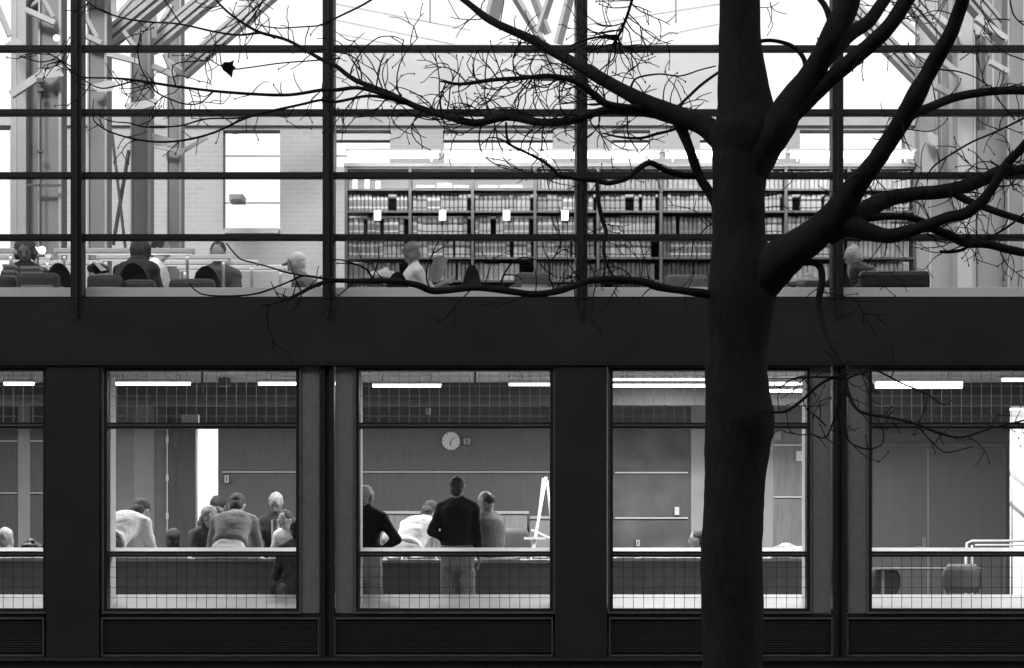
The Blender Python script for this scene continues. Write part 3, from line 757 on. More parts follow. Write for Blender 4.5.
roundchair(60,32,264,21.7,'black round-backed chair left of the leftmost mullion')
roundchair(134,38,264,21.65,'black round-backed chair the hooded reader sits on')
roundchair(207,34,267,21.9,'black round-backed chair below the far reader')
roundchair(472,22,266,21.9,'small black chair to the right of the newspaper reader')
roundchair(838,30,270,21.9,'black chair behind the right steel mullion')
roundchair(398,26,273,21.75,'dark chair back behind the white t-shirt')
# study desks with lamp canopies
def lampdesk(u0,u1,v,d,label,posts=(.04,.96)):
    x0,x1=X(u0,d),X(u1,d); z=Z(v,d); e=empty('study_desk',((x0+x1)/2,d,FL),label,'desk','study desks with tube lamp canopies')
    f=MB(); f.box(x0,x1,d-.55,d+.1,FL+.70,FL+.73); f.build('desk_top',M_wood2,e)
    f=MB(); f.box(x0-.03,x1+.03,d-.07,d+.07,z-.028,z+.03); f.build('lamp_canopy',M_white,e,bevel=.012)
    f=MB(); f.box(x0,x1,d-.03,d+.03,z-.034,z-.029); f.build('lamp_tube',M_tubesoft,e)
    for t in posts:
        x=x0+(x1-x0)*t; f=MB(); f.box(x-.015,x+.015,d+.04,d+.066,FL+.73,z-.029); f.build('lamp_post',M_metal,e)
    for x in (x0+.03,x1-.07):
        for y in (d-.52,d+.04): f=MB(); f.box(x,x+.04,y,y+.04,FL,FL+.70); f.build('leg',M_metal,e)
    l=area(u0,u1,d,z-.045,1.2,e,.06)
lampdesk(58,192,251.5,23.2,'nearest study desk lamp bar crossing the leftmost mullion')
lampdesk(100,228,257.5,23.9,'study desk lamp bar behind the hooded reader')
lampdesk(140,256,263,24.5,'study desk lamp bar beneath the far facing reader')
lampdesk(180,284,268,25.0,'farthest and lowest study desk lamp bar')
lampdesk(-70,13,251.5,23.2,'lamp bar at the left edge, upper one')
lampdesk(-40,50,257.5,23.9,'lamp bar at left edge beneath the glowing lamp')
lampdesk(40,100,263.5,24.6,'short lower lamp bar crossing behind the leftmost mullion')
# glowing twin desk lamp
e=empty('twin_desk_lamp',P(38,257,23.6),'two small glaring globe bulbs side by side on a desk','desk lamp')
f=MB(); 
for du in (-4,4): f.ell(P(38+du,250,23.6),[Vector((.042,0,0)),Vector((0,.042,0)),Vector((0,0,.042))],14,10)
f.build('bulb',emis('bulb_glow',3),e,smooth=True)
f=MB(); f.box(X(31,23.6),X(45,23.6),23.57,23.63,Z(257,23.6),Z(255,23.6)); f.bar(P(38,255,23.6),P(38,300,23.6),.02); f.build('stand',M_metal,e)
# books & papers on the near desks
def stack(u,v,w,d,n,label):
    f=MB(); z=Z(v,d)
    for i in range(n):
        o=random.uniform(-.01,.01); f.box(X(u,d)-w*d/F/2+o,X(u,d)+w*d/F/2+o,d,d+.2,z-.03*(i+1)+.001,z-.03*i-.001,i%2)
    f.box(X(u,d)-w*d/F/2,X(u,d)+w*d/F/2,d,d+.2,min(FL+.73,z-.03*n-.05),z-.03*n-.002,0)
    tag(f.build('book_stack',[M_cream,M_chair2],bevel=.003),label,'books')
stack(30,266,20,22.7,3,'stack of pale books below the glowing twin bulbs')
stack(9,264,12,22.8,4,'stack of books at the left edge of the photograph')
def crumple(c,ax,label,m,name='coat',cat='coat',seed=0,amp=.03):
    f=MB(); c=Vector(c)
    def fn(p):
        q=p*9+Vector((seed,seed,0)); return p+(p-c).normalized()*amp*(noise.noise(q)+.7*noise.noise(q*2.3))
    f.ell(c,[Vector((ax[0],0,0)),Vector((0,ax[1],0)),Vector((0,0,ax[2]))],26,18,0,fn); tag(f.build(name,m,smooth=True),label,cat)
crumple(P(789,552,21.7),(.20,.15,.075),'pale crumpled coat heaped on the table right of the trunk',clothm('pale_coat',.55,.35),seed=3,amp=.05)
crumple(P(33,547,21.7),(.12,.1,.06),'black bag slumped on the leftmost table',M_chair,'bag','bag',5,.04)
crumple(P(383,276,22.0),(.16,.14,.07),'white crumpled papers left of the newspaper reader',M_paper,'paper_heap','paper',9,.05)
crumple(P(808,281,21.9),(.19,.12,.05),'pale jacket heaped between trunk and right mullion',clothm('pale_jacket2',.45,.3),'jacket_heap','jacket',13,.05)
crumple(P(98,268,22.3),(.10,.12,.06),'black bag on the desk right of the leftmost mullion',M_chair,'bag','bag',15,.04)
f=MB(); f.add([P(93,262,22.15),P(96,261,22.15),P(107,270,22.1),P(101,271,22.1)],[(0,1,2,3)]); f.add([P(93,262,22.16),P(96,261,22.16),P(107,270,22.11),P(101,271,22.11)],[(3,2,1,0)])
tag(f.build('folded_paper',M_paper),'white folded sheet leaning on the black bag','paper')

# ------------------------------------------------------------------ bookshelves
DS=25.0
posts=[346,410,472.5,535,598,661,723.5,786,849,915]
rows=[168,189.5,211.5,235,258,281,303]
bs=empty('bookshelf_run',(X(630,DS),DS,FL),'long run of dark steel library shelving filled with bound volumes','bookshelf')
for u in posts:
    f=MB(); f.box(X(u,DS)-.017,X(u,DS)+.017,DS-.01,DS+.30,FL,Z(167,DS)); f.build('post',M_shelf,bs)
    
for i,(a,b) in enumerate(zip(posts,posts[1:])):
    for v in rows:
        f=MB(); f.box(X(a,DS)+.018,X(b,DS)-.018,DS+.0,DS+.28,Z(v,DS)-.012,Z(v,DS)+.012); f.build('shelf',M_shelf,bs)
f=MB(); f.box(X(344,DS),X(917,DS),DS-.02,DS+.32,Z(167,DS)+.004,Z(163.5,DS)); f.build('top_rail',mat('grey_rail',.3,.5),bs)
# row of light troughs standing on the shelves
for i,(a,b) in enumerate(((347,441),(443,534),(537,660),(663,785),(787,913))):
    e=empty('shelf_light',((X(a,DS)+X(b,DS))/2,DS,Z(163,DS)),'tube light trough on the shelves, number from the left: '+['leftmost of five','second, above the first signs','third, crossing the middle mullion','fourth, behind the tree trunk','rightmost of five'][i],'shelf light','light troughs above the bookshelves')
    e['label']=['leftmost white light trough on top of the bookshelves','white light trough above the newspaper reader and paper cards','white light trough crossing behind the middle mullion','white light trough behind the tree trunk','rightmost white light trough on top of the bookshelves'][i]
    f=MB(); f.box(X(a,DS),X(b,DS),DS-.22,DS+.1,Z(154,DS),Z(152,DS)); f.box(X(a,DS)+.1,X(a,DS)+.12,DS-.1,DS-.08,Z(163.3,DS),Z(154.1,DS)); f.box(X(b,DS)-.12,X(b,DS)-.1,DS-.1,DS-.08,Z(163.3,DS),Z(154.1,DS)); f.build('trough',M_white,e)
    f=MB(); f.tube([(X(a+2,DS),DS-.14,Z(157.5,DS)),(X(b-2,DS),DS-.14,Z(157.5,DS))],.035,10); f.build('tube',emis('shelf_tube',2),e,smooth=True)
    area(a,b,DS-.35,Z(160,DS),15,e,.1)
# books: 300 individual volumes, the others one stuff object
tones=[.18,.22,.28,.14,.33,.10,.08,.42]
bookmeshes=[]
for ti,t in enumerate(tones):
    for hi,(w,h) in enumerate(((.050,.222),(.058,.203),(.043,.232))):
        f=MB(); zs=[0,h*.16,h*.24,h*.58,h*.72,h]
        for j in range(5): f.add([(-w/2,.012,zs[j]),(-w*.3,0,zs[j]),(w*.3,0,zs[j]),(w/2,.012,zs[j]),(w/2,.17,zs[j]),(-w/2,.17,zs[j]),(-w/2,.012,zs[j+1]),(-w*.3,0,zs[j+1]),(w*.3,0,zs[j+1]),(w/2,.012,zs[j+1]),(w/2,.17,zs[j+1]),(-w/2,.17,zs[j+1])],[(0,1,7,6),(1,2,8,7),(2,3,9,8),(3,4,10,9),(4,5,11,10),(5,0,6,11)]+([(5,4,3,2,1,0)] if j==0 else [])+([(6,7,8,9,10,11)] if j==4 else []),1 if j in(1,3) else 0)
        me_o=f.build('bound_volume',[mat('book_cloth_%d'%ti,t,.7,.15,20),mat('book_label_%d'%(ti%3),[.42,.08,.14][ti%3],.7,.1,20)])
        bookmeshes.append((w,h,ti,me_o.data)); bpy.data.objects.remove(me_o)
def booktype(sec,row):
    if sec==5 and row>=2: pool=[5,6,5,3]
    elif sec>=6: pool=[2,4,7,4,2]
    elif sec==0: pool=[0,0,2,3,4]
    else: pool=[0,1,2,0,1,4,3]
    return pool
nb=0; stuff=MB(); stuffm=[]
for row in (1,2,3,4,0,5):
    for sec in range(9):
        a=X(posts[sec],DS)+.025; b=X(posts[sec+1],DS)-.025; z=Z(rows[row+1],DS)+.0125
        rnd=random.Random(row*31+sec); x=a; base=rnd.choice(booktype(sec,row)); cur=base; hsel=rnd.randrange(3)
        if row==0 and sec in (0,): continue
        if row==0 and sec in (1,2): continue
        while True:
            if rnd.random()<.16: cur=rnd.choice(booktype(sec,row)); hsel=rnd.randrange(3)
            cand=[m_ for m_ in bookmeshes if m_[2]==cur][hsel]; w,h=cand[0],cand[1]
            if x+w>b: break
            if rnd.random()<.045: x+=rnd.choice((.02,.04,.10)); continue
            if nb<300 and row in (1,2,3,4):
                o=bpy.data.objects.new('bound_volume',cand[3]); o.location=(x+w/2,DS+.06+rnd.uniform(-.014,.014),z); COL.objects.link(o)
                tag(o,'cloth-bound library volume standing upright in the long dark shelving','book','bound volumes on the library shelves'); nb+=1
            else:
                me=cand[3]; o=len(stuff.v); ofs=Vector((x+w/2,DS+.06+rnd.uniform(-.014,.014),z))
                for vv in me.vertices: stuff.v.append(tuple(vv.co+ofs))
                for pl in me.polygons: stuff.f.append(tuple(k+o for k in pl.vertices)); stuff.mi.append(cur)
            x+=w+.0035
tag(stuff.build('bound_volumes',[mat('book_cloth_%d'%i,t) for i,t in enumerate(tones)]),'remaining rows of bound volumes filling the library shelves','books',kind='stuff')
# volumes lying flat on the top row and white cards
for sec in (1,2):
    f=MB(); a=posts[sec]+6
    while a<posts[sec+1]-12: 
        w=random.uniform(14,24); hgt=random.choice((3,5,7)); 
        f.ubox(a,min(a+w,posts[sec+1]-3),188-hgt,188,DS+.03,.2); a+=w+2
    tag(f.build('flat_volumes',mat('pale_volumes',.5,.8,.3,20)),'pale volumes lying flat on the top shelf, %s bay'%('second' if sec==1 else 'third'),'books')
for i,u in enumerate((355,367,378)):
    f=MB(); f.ubox(u-2.3,u+2.3,[176,177,181][i],188.5,DS+.02,.02); tag(f.build('box_file',M_paper),['leftmost','middle','rightmost'][i]+' white box file on the top shelf at the left end','box file')
for i,u in enumerate((377.5,442.5,506.5,565)):
    f=MB(); f.ubox(u-3.6,u+3.6,210,220.5,DS-.02,.004); f.ubox(u-2.2,u+2.2,212.4,213.1,DS-.0225,.002,1); f.ubox(u-2.2,u+1.4,215.4,216,DS-.0225,.002,1)
    tag(f.build('shelf_card',[M_paper,mat('card_print',.55,.8)]),['leftmost white card hanging on the bookshelves','white card hanging on the shelves, second from left','white card hanging on the shelves, third from left','rightmost white card, beside the middle mullion'][i],'card')
# second row of shelving behind (visible through gaps)
b2=empty('rear_bookshelf',(X(630,DS+.7),DS+.7,FL),'back row of shelving glimpsed through the gaps','bookshelf')
f=MB(); f.box(X(350,DS),X(905,DS),DS+.9,DS+.93,FL,Z(190,DS)); f.build('back_panel',mat('shelf_back',.35,.7,.3,5),b2)
for v in rows[1:]:
    f=MB(); f.box(X(350,DS),X(905,DS),DS+.62,DS+.89,Z(v,DS)-.01,Z(v,DS)+.01); f.build('shelf',M_shelf,b2)

# ------------------------------------------------------------------ hall structure: columns and trusses
def colm(u0,u1,v0,d,m,label,name='steel_column',dep=.3,v1=None,grp=None):
    f=MB(); zb=FL if v1 is None else Z(v1,d); f.box(X(u0,d),X(u1,d),d,d+dep,zb,Z(v0,d))
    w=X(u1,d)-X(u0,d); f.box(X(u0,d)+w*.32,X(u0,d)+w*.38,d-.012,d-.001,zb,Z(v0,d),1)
    o=f.build(name,[m,M_truss]); 
    if label: tag(o,label,'column',grp)
    return o
def truss(e,d,chord,struts,w=.26,m=M_truss):
    """chord in pixels (u0,v0)-(u1,v1); struts as pairs"""
    a,b=P(chord[0],chord[1],d),P(chord[2],chord[3],d+.8)
    f=MB(); f.bar(a,b,.16,w*.28); 
    n=(b-a).normalized(); up=Vector((0,0,1)); q=n.cross(Vector((0,1,0))).normalized()
    if q.z<0: q=-q
    for o in (-1,1): f.bar(a+q*o*w*.33,b+q*o*w*.33,.14,.05)
    f.bar(a-q*w*.1+Vector((0,.06,0)),b-q*w*.1+Vector((0,.06,0)),.04,w*.7,1)  # grey bar puts the shade of the white chord's underside into colour
    f.build('chord',[m,M_colgrey],e)
    for (x0,y0,x1,y1,t) in struts:
        f=MB(); f.bar(P(x0,y0,d-.1),P(x1,y1,d-.05),t*d/F,t*d/F*.8); f.build('strut',m,e)
def trusscol(label,d,cu,cv,chord,struts,plates=(),cm=M_colgrey,w=.26):
    e=empty('truss_column',(X((cu[0]+cu[1])/2,d),d,FL),label,'truss')
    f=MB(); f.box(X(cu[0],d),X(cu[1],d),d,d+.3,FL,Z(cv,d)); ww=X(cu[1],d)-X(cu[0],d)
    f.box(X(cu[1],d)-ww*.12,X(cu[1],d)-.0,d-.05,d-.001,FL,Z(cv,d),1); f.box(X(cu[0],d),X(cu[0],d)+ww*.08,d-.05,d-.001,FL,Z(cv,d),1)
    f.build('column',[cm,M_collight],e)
    truss(e,d-.1,chord,struts,w)
    for poly in plates:
        f=MB(); n=len(poly); vs=[P(u,v,d-.25) for u,v in poly]+[P(u,v,d-.2) for u,v in poly]
        f.add(vs,[tuple(range(n)),tuple(range(2*n-1,n-1,-1))]+[(i,(i+1)%n,n+(i+1)%n,n+i) for i in range(n)]); f.build('gusset_plate',M_truss,e)
TOPV=-110
trusscol('white braced truss with grey column nearest the leftmost mullion',27.0,(88,107.5),TOPV,(190,-28,108,40),
  [(113,-10,114,18,4.5),(131,0,117,16,4),(84,14,97,38,5),(86,36,101,43,6),(123,31,134,46,5),(107,54,139,62,6)],[((90,85),(110,80),(117,83),(112,91),(98,92)),((125,104),(157,98),(158,104),(140,110),(126,110))])
trusscol('second braced truss on a grey column from the left',29.0,(131,150.5),TOPV,(262,-46,150,47),
  [(153.5,8,154.5,38,5),(172,5,157,30,4.5),(126,8,142,0,4),(152,66,175,76,6.5),(164,54,173,74,4)],[((152,133),(178,140),(172,146),(155,146)),((136,92),(150,88),(150,98),(140,100))])
trusscol('third braced truss ending at the grey brick wall',31.0,(167,181.5),TOPV,(320,-50,182,72),
  [(176,85,181,98,3),(150,145,180,152,4),(180,153,207,137,4.5),(168,60,182,70,4)],[((174,148),(186,148),(182,155),(178,155))])
trusscol('wide grey truss column at the left edge of the hall',26.4,(39,62),TOPV,(92,-50,26,6),  # column in the plain grey of its neighbours
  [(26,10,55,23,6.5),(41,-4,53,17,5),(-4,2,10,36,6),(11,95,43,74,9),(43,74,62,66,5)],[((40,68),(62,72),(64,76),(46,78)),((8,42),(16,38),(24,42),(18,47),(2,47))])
colm(11,26,TOPV,26.8,M_collight,'pale slender column close to the left edge')
f=MB(); f.ubox(26.2,38.6,TOPV,300,27.0,.12); tag(f.build('steel_column',M_colgrey),'flat grey column behind the globe lamp','column')
f=MB(); f.ubox(38.9,40.4,72,300,26.2,.04); f.ubox(36.5,43,78,82,26.18,.06); f.ubox(36.5,43,88,91,26.18,.06); f.ubox(37,42.6,150,152,26.18,.06); f.ubox(26.5,60,184,186,26.2,.04)
tag(f.build('service_pipe',M_chair2),'dark service pipe with clamps on the left column','pipe')
f=MB(); f.ell(P(56.5,38,26.0),[Vector((.042,0,0)),Vector((0,.042,0)),Vector((0,0,.042))],16,12); 
tag(f.build('globe_lamp',M_globe,smooth=True),'small round white globe lamp high on the left truss','lamp')
e=empty('cross_brace',P(120,200,30.0),'thin crossed grey bracing rods below the left trusses','brace')
for a,b in (((112,133),(127,262)),((129,150),(113,245))):
    f=MB(); f.bar(P(a[0],a[1],30),P(b[0],b[1],30.1 if a[0]<120 else 30.3),.035,.05); f.build('brace_rod',M_chair2,e)
f=MB(); f.ubox(229,243,194,201,33.6,.38); f.ubox(231,241,195.5,199.5,33.58,.02,1)
tag(f.build('air_conditioner',[mat('ac_grey',.4,.6,.06,5),M_cream],bevel=.01),'grey air conditioner box set in the bright brick-wall window','air conditioner')
# right side
trusscol('right truss on the column nearest the bookshelf end',31.0,(919,937),TOPV,(800,-46,936,96),
  [(900,18,918,34,5),(912,50,932,62,5),(893,2,906,10,5)],[((926,130),(938,136),(938,150),(930,142))],M_collight)
trusscol('second truss and pale column at right, behind the leaning bough',29.0,(957,975),TOPV,(850,-70,962,60),
  [(930,10,960,36,7),(940,60,958,74,7),(935,86,957,98,7)],[((975,16),(1000,40),(976,34))],M_collight)
trusscol('grey truss column near the right edge',27.0,(1007,1024),TOPV,(905,-80,1010,44),  # grey column, darker in colour than the two pale ones beside it
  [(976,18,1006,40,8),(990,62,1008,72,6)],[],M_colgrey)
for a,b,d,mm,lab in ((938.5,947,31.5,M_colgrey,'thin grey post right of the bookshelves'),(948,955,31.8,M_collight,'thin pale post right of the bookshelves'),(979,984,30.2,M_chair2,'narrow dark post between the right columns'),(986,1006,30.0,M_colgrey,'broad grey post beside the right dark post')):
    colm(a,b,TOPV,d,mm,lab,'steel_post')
f=MB(); f.ubox(978,1012,130,300,28.2,.1); tag(f.build('partition_panel',M_colgrey),'grey waist-high partition panel among the right columns','partition')
f=MB(); f.ubox(912,956,196,300,30.5,.1); f.ubox(930,931,197,299,30.49,.008,1); f.ubox(912,956,240,241,30.49,.008,1); tag(f.build('partition_panel',[M_colgrey,M_collight]),'grey partition panels at the right end of the shelves','partition')
# middle far truss
e=empty('roof_truss',P(545,20,38),'pale slanting roof struts high between the centre panes','truss')
for (a,b,c_,d_,t) in ((503,-25,492,18,14),(505,-20,541,40,9),(527,-20,548,34,8),(556,-20,535,44,8),(577,-30,558,44,9),(541,40,556,76,8)):
    f=MB(); f.bar(P(a,b,38),P(c_,d_,38.3),t*38/F,t*38/F*.5); f.build('strut',M_collight,e)
f=MB(); f.ubox(534,576,66,75,37.9,.5); f.build('bearing_plate',M_collight,e)
for u,lab in ((430,'thin pendant rod hanging from the roof, left of centre'),(676,'thin pendant rod hanging from the roof, near the trunk')):
    f=MB(); f.ubox(u-.7,u+.7,-120,22,33,.05); tag(f.build('hanging_rod',M_colgrey),lab,'rod')
f=MB()
for (a,b) in (((336,4),(470,30)),((336,20),(520,58)),((340,34),(420,50)),((580,26),(720,4)),((590,50),(720,24)),((596,62),(720,44))):
    f.bar(P(a[0],a[1],41),P(b[0],b[1],41),.02,.025)
tag(f.build('sag_cable',M_collight),'faint sloping cables under the bright roof','cable')

# ------------------------------------------------------------------ classroom extras (right window)
def stackchair(u,vt,d,label,yaw):
    e=empty('classroom_chair',(X(u,d),d,0),label,'chair','moulded classroom chairs'); h=Z(vt,d)
    def add(mb,name,m,**k): o=mb.build(name,m,**k); o.parent=e; return o
    f=MB(); n=10;vs=[]
    for j in range(5):
        z=h-.30+.30*j/4; wj=.20*(.82,1,1.02,.96,.70)[j]
        for i in range(n+1):
            x=-wj+2*wj*i/n; vs.append((x,-.02+.05*(x/.21)**2*-1-.02*j/4,z))
    fs=[(j*(n+1)+i,j*(n+1)+i+1,(j+1)*(n+1)+i+1,(j+1)*(n+1)+i) for j in range(4) for i in range(n)]
    f.add(vs,fs); o=add(f,'backrest',mat('moulded_plastic',.12,.5,.1,6),smooth=True); s=o.modifiers.new('s','SOLIDIFY'); s.thickness=.015
    f=MB(); f.box(-.21,.21,.0,.4,.43,.45); add(f,'seat',M_chair2,bevel=.02)
    for sx in (-1,1):
        f=MB(); f.tube([(sx*.18,0,h-.15),(sx*.19,.0,.42),(sx*.2,-.06,0)],.011,8); add(f,'leg',M_metal)
        f=MB(); f.tube([(sx*.19,.34,.42),(sx*.2,.42,0)],.011,8); add(f,'leg',M_metal)
    e.rotation_euler.z=R(yaw)
stackchair(880,567,22.6,'dark moulded chair at the left of the double-door window',10)
stackchair(963,564,21.9,'dark round-topped chair beside the white handrail',-25)
stackchair(512,528,23.4,'pale-backed chair behind the balding man',5)
f=MB(); f.bar(P(925,581,22.3),P(968,585,22.3),.35,.02); 
f=MB(); f.tube([P(1075,541,24),P(972,541,24),P(967,543,24),P(966,560,24),P(966,626,24)],.016,8); f.tube([P(975,545,24.3),P(1075,545,24.3)],.012,8); f.tube([P(972,545,24.3),P(972,626,24.3)],.014,8)
tag(f.build('handrail',M_white,smooth=True),'white tubular handrail before the bright opening','handrail')
e=empty('low_table',(X(905,22.3),22.3,0),'low dark table with curved edge behind the right window','table')
f=MB(); f.box(X(880,22.3),X(985,22.3),22.4,23.0,Z(568,22.3)-.025,Z(568,22.3)); f.build('table_top',M_chair2,e,bevel=.01)
for u in (884,980):
    for y in (22.45,22.92): f=MB(); f.box(X(u,22.3),X(u,22.3)+.03,y,y+.03,0,Z(568,22.3)-.026); f.build('leg',M_metal,e)

# ------------------------------------------------------------------ the tree
DT=12.0
T=empty('bare_tree',(X(735,DT),DT,-.5),'large bare dark tree in front of the building, boughs spreading across the windows','tree')
def crom(pts,sub=6):
    out=[]; n=len(pts)
    for i in range(n-1):
        p0=pts[max(i-1,0)];p1=pts[i];p2=pts[i+1];p3=pts[min(i+2,n-1)]
        for k in range(sub):
            t=k/sub; out.append(tuple(.5*((2*b)+(-a+c)*t+(2*a-5*b+4*c-d)*t*t+(-a+3*b-3*c+d)*t**3) for a,b,c,d in zip(p0,p1,p2,p3)))
    out.append(tuple(pts[-1])); return out
# trunk from traced edges
edges=[(-160,722,757),(-60,721,759),(0,719.6,760),(47,719,762),(101,717,772),(125,714,780),(139,711,777),(155,712.6,770),(166,712,768),(192,712.7,765.5),(229,712,765),(250,710.6,769),(277,709,777),(309,706.6,774),(340,706.5,768),(368,706,766),(400,706,771),(421,706,774.5),(440,705.5,771),(462,705,768),(490,704,764.6),(520,702.7,763),(554,700.6,762),(600,701,763),(668,703.3,763),(760,701,768),(830,690,780)]
pts=crom([((l+r)/2,v,(r-l)/2) for v,l,r in edges],4)
f=MB(); f.tube([P(u,v,DT)+Vector((0,.02*noise.noise(Vector((0,0,v*.01))),0)) for u,v,w in pts],[w*DT/F for u,v,w in pts],28,lump=.05); f.build('trunk',M_bark,T,smooth=True)
ALL=[]     # (u,v,depth,w) of every placed point, used to root the following branches
def near(u,v):
    best=None;bd=1e9
    for q in ALL:
        dd=(q[0]-u)**2+(q[1]-v)**2
        if dd<bd: bd=dd;best=q
    return best,bd
def limb(pl,name='limb',slope=None,seg=5,n=None,m=M_bark,attach=True,lumps=.11):
    """pl: list of (u,v,w)"""
    pl=crom(pl,seg)
    q,bd=near(pl[0][0],pl[0][1]); d0=q[2] if (q and bd<900) else DT
    if slope is None: slope=random.choice((-1,1))*random.uniform(.4,1.3)
    L=0;ds=[d0]
    for a,b in zip(pl,pl[1:]):
        L+=math.hypot(a[0]-b[0],a[1]-b[1]); ds.append(d0+slope*L/300+.05*noise.noise(Vector((L*.02,seed_of(pl),0))))
    rr=[max(w/2,.35)*d/F for (u,v,w),d in zip(pl,ds)]
    f=MB(); f.tube([P(u,v,d) for (u,v,w),d in zip(pl,ds)],rr,n or (16 if pl[0][2]>14 else 10 if pl[0][2]>5 else 7),lump=lumps if pl[0][2]>3 else 0,seed=pl[0][0]); 
    o=f.build(name,m,T,smooth=True)
    res=[(u,v,d,w) for (u,v,w),d in zip(pl,ds)]; ALL.extend(res); return res
def seed_of(pl): return pl[0][0]*.13+pl[-1][1]*.07
for v,l,r in edges: ALL.append(((l+r)/2,v,DT,(r-l)))
LA=limb([(740,160,22),(722,141,24),(703,125,21),(679,116,19),(656,108,19),(625,92,14),(590,72,12),(554,52,10),(531,39,9),(492,21,8),(464,0,6),(430,-25,5)],slope=.8)
LB=limb([(690,121,12),(656,112,14),(620,110,8),(601,111,8),(570,121,8),(539,122,8),(507,117,7.5),(476,123,7.5),(449,117,7),(418,107,6),(390,94,5.5),(355,80,5),(336,66,4.5),(319,58,4),(289,41,3.2),(262,33,3),(246,25,2.8),(229,13,2.3),(216,0,2),(205,-14,1.6)],slope=.7)
LC=limb([(652,109,7),(609,105,7),(593,94,7),(576,82,6),(550,76,5),(523,78,4.5),(492,80,4.2),(461,84,3.4),(440,81,1.6)],slope=-.9)
LD=limb([(678,122,12),(683,133,11),(690,150,10),(699,176,10),(709,192,10),(720,212,10),(726,230,7)],slope=0)
LE=limb([(700,176,7),(685,175,6.5),(667,171,6),(651,163,6),(641,167,6),(627,178,5.5),(609,183,5),(596,180,5.5),(580,179,5),(559,175,3.6),(554,170,3.5),(541,160,3),(525,152,2.8),(511,145,2.6),(507,137,2.4),(506,122,2.2)],slope=-.6)
LF=limb([(597,180,4),(598,200,4.5),(602,219,4.2),(606,232,4),(604,242,3.6),(604,255,3.4),(609,269,3),(614,278,2.6)],slope=-.2)
LG=limb([(722,296,12),(707,294,9),(685,291,8),(659,287,8),(643,282,8),(614,279,7),(588,281,6.5),(575,285,7),(554,292,7),(530,294,6.5),(501,290,7),(472,288,6.5),(435,291,7),(417,285,6.5),(391,281,6),(356,281,5),(330,281,4.5),(310,288,4),(299,294,3.5),(282,301,2.6),(262,306,1.8)],slope=-.9)
limb([(345,281,4),(322,278,2.4),(303,276,2),(286,283,2),(259,293,2),(233,296,1.8),(206,295,1.6),(195,290,1.4),(189,283,1.2)],slope=-.4)
limb([(330,280,3),(319,278,2),(289,273,1.8),(266,266,1.7),(250,262,1.6),(239,258,1.6),(226,243,1.2)],slope=-.5)
# right side
R1=limb([(742,190,36),(760,152,36),(779,124,36),(792,103,30),(811,76,25),(822,55,22),(836,28,24),(848,4,23),(854,-20,21),(866,-60,18)],slope=-.4)
limb([(818,70,12),(834,50,16),(850,34,15),(868,22,14),(880,6,13),(892,-12,12),(910,-45,10)],slope=.5)
limb([(784,122,20),(804,104,17),(827,82,16),(849,63,16),(871,44,16),(890,25,16),(903,6,16),(914,-14,15),(930,-50,13)],slope=-.6)
limb([(832,30,6),(826,8,6),(815,-6,5),(805,-16,4)],slope=.3)
limb([(745,46,4),(762,41,4),(776,41,4),(792,46,4.5),(803,57,5),(806,70,5)],slope=-.1)
LS=limb([(738,292,44),(760,280,44),(778,262,42),(799,247,36),(819,231,33),(836,214,30),(848,197,26),(864,176,21),(879,156,19),(896,130,18),(906,114,19),(918,92,19),(926,78,17),(934,63,17),(950,35,15),(958,14,14),(964,-6,14),(972,-60,12)],slope=-.7)
limb([(903,122,11),(914,114,10),(928,108,9.5),(950,99,9),(972,94,8.5),(997,91,8.5),(1030,91,8.5),(1080,100,7)],slope=.6)
LS2=limb([(826,234,24),(848,222,24),(862,212,21),(876,204,18),(892,198,16),(915,194,14),(940,192,14),(966,186,14),(987,178,13),(1000,172,13),(1018,170,10),(1040,168,9),(1080,160,8)],slope=.4)
limb([(990,180,12),(1003,170,12),(1010,160,10),(1018,152,9),(1034,132,8),(1060,95,7)],slope=-.6)
LS3=limb([(832,226,22),(850,226,22),(873,233,17),(889,236,15),(909,231,13),(925,226,12),(946,218,12),(966,213,12),(982,201,11),(992,188,10),(1001,174,9),(1008,164,6)],slope=-.5)
limb([(858,218,8),(873,218,7),(890,217,6),(904,217,6.5),(916,219,7),(928,224,8)],slope=-.3)
limb([(922,225,9),(932,228,9),(951,236,9),(966,243,9),(987,244,8.5),(1007,249,8.5),(1030,254,8),(1070,262,7)],slope=.5)
limb([(950,188,9),(960,197,8),(979,205,7.5),(997,212,7),(1030,223,7),(1070,240,6)],slope=-.5)
limb([(972,244,3.5),(962,250,3.5),(948,252,3.4),(940,251.5,3)],slope=-.3)
limb([(1040,200,3),(1013,223,2.4),(992,236,2.2),(975,243,1.8)],slope=.2)
limb([(926,178,1.6),(934,166,2),(950,155,2),(972,142,2),(1000,130,2),(1030,115,2.4),(1060,100,3)][::-1],slope=.3)
LT=limb([(796,262,10),(805,262,8),(815,263,7),(821,269,7),(822,280,7),(820,292,7),(819,300,6),(822,318,5),(828,338,5),(836,352,5),(843,366,6)],slope=-.4)
LT2=limb([(843,364,6),(845,378,5),(847,390,4.5),(856,408,3.4),(868,414,3.2),(892,418,3),(916,424,2.8),(939,433,2.6),(955,437,2.4),(968,436,2.2),(992,428,2),(1030,419,1.8),(1050,414,1.4)],slope=-.3)
limb([(844,378,3.4),(832,378,3.4),(822,383,3.2),(814,389,3.2),(801,401,3),(786,411,3),(771,412,2.2),(758,410,1.4)],slope=.3)
limb([(843,374,2.6),(832,377,2.4),(811,377,2),(793,379,2),(778,388,1.6),(764,388,1.4)],slope=-.3)
limb([(848,378,2.4),(862,373,2),(877,371,2),(901,383,1.8),(925,393,1.7),(944,405,1.4),(952,400,1)],slope=.4)
limb([(842,388,2.2),(836,412,2),(830,430,1.8),(824,438,1.6),(811,434,1.3),(800,435,1.1),(791,432,1)],slope=.2)
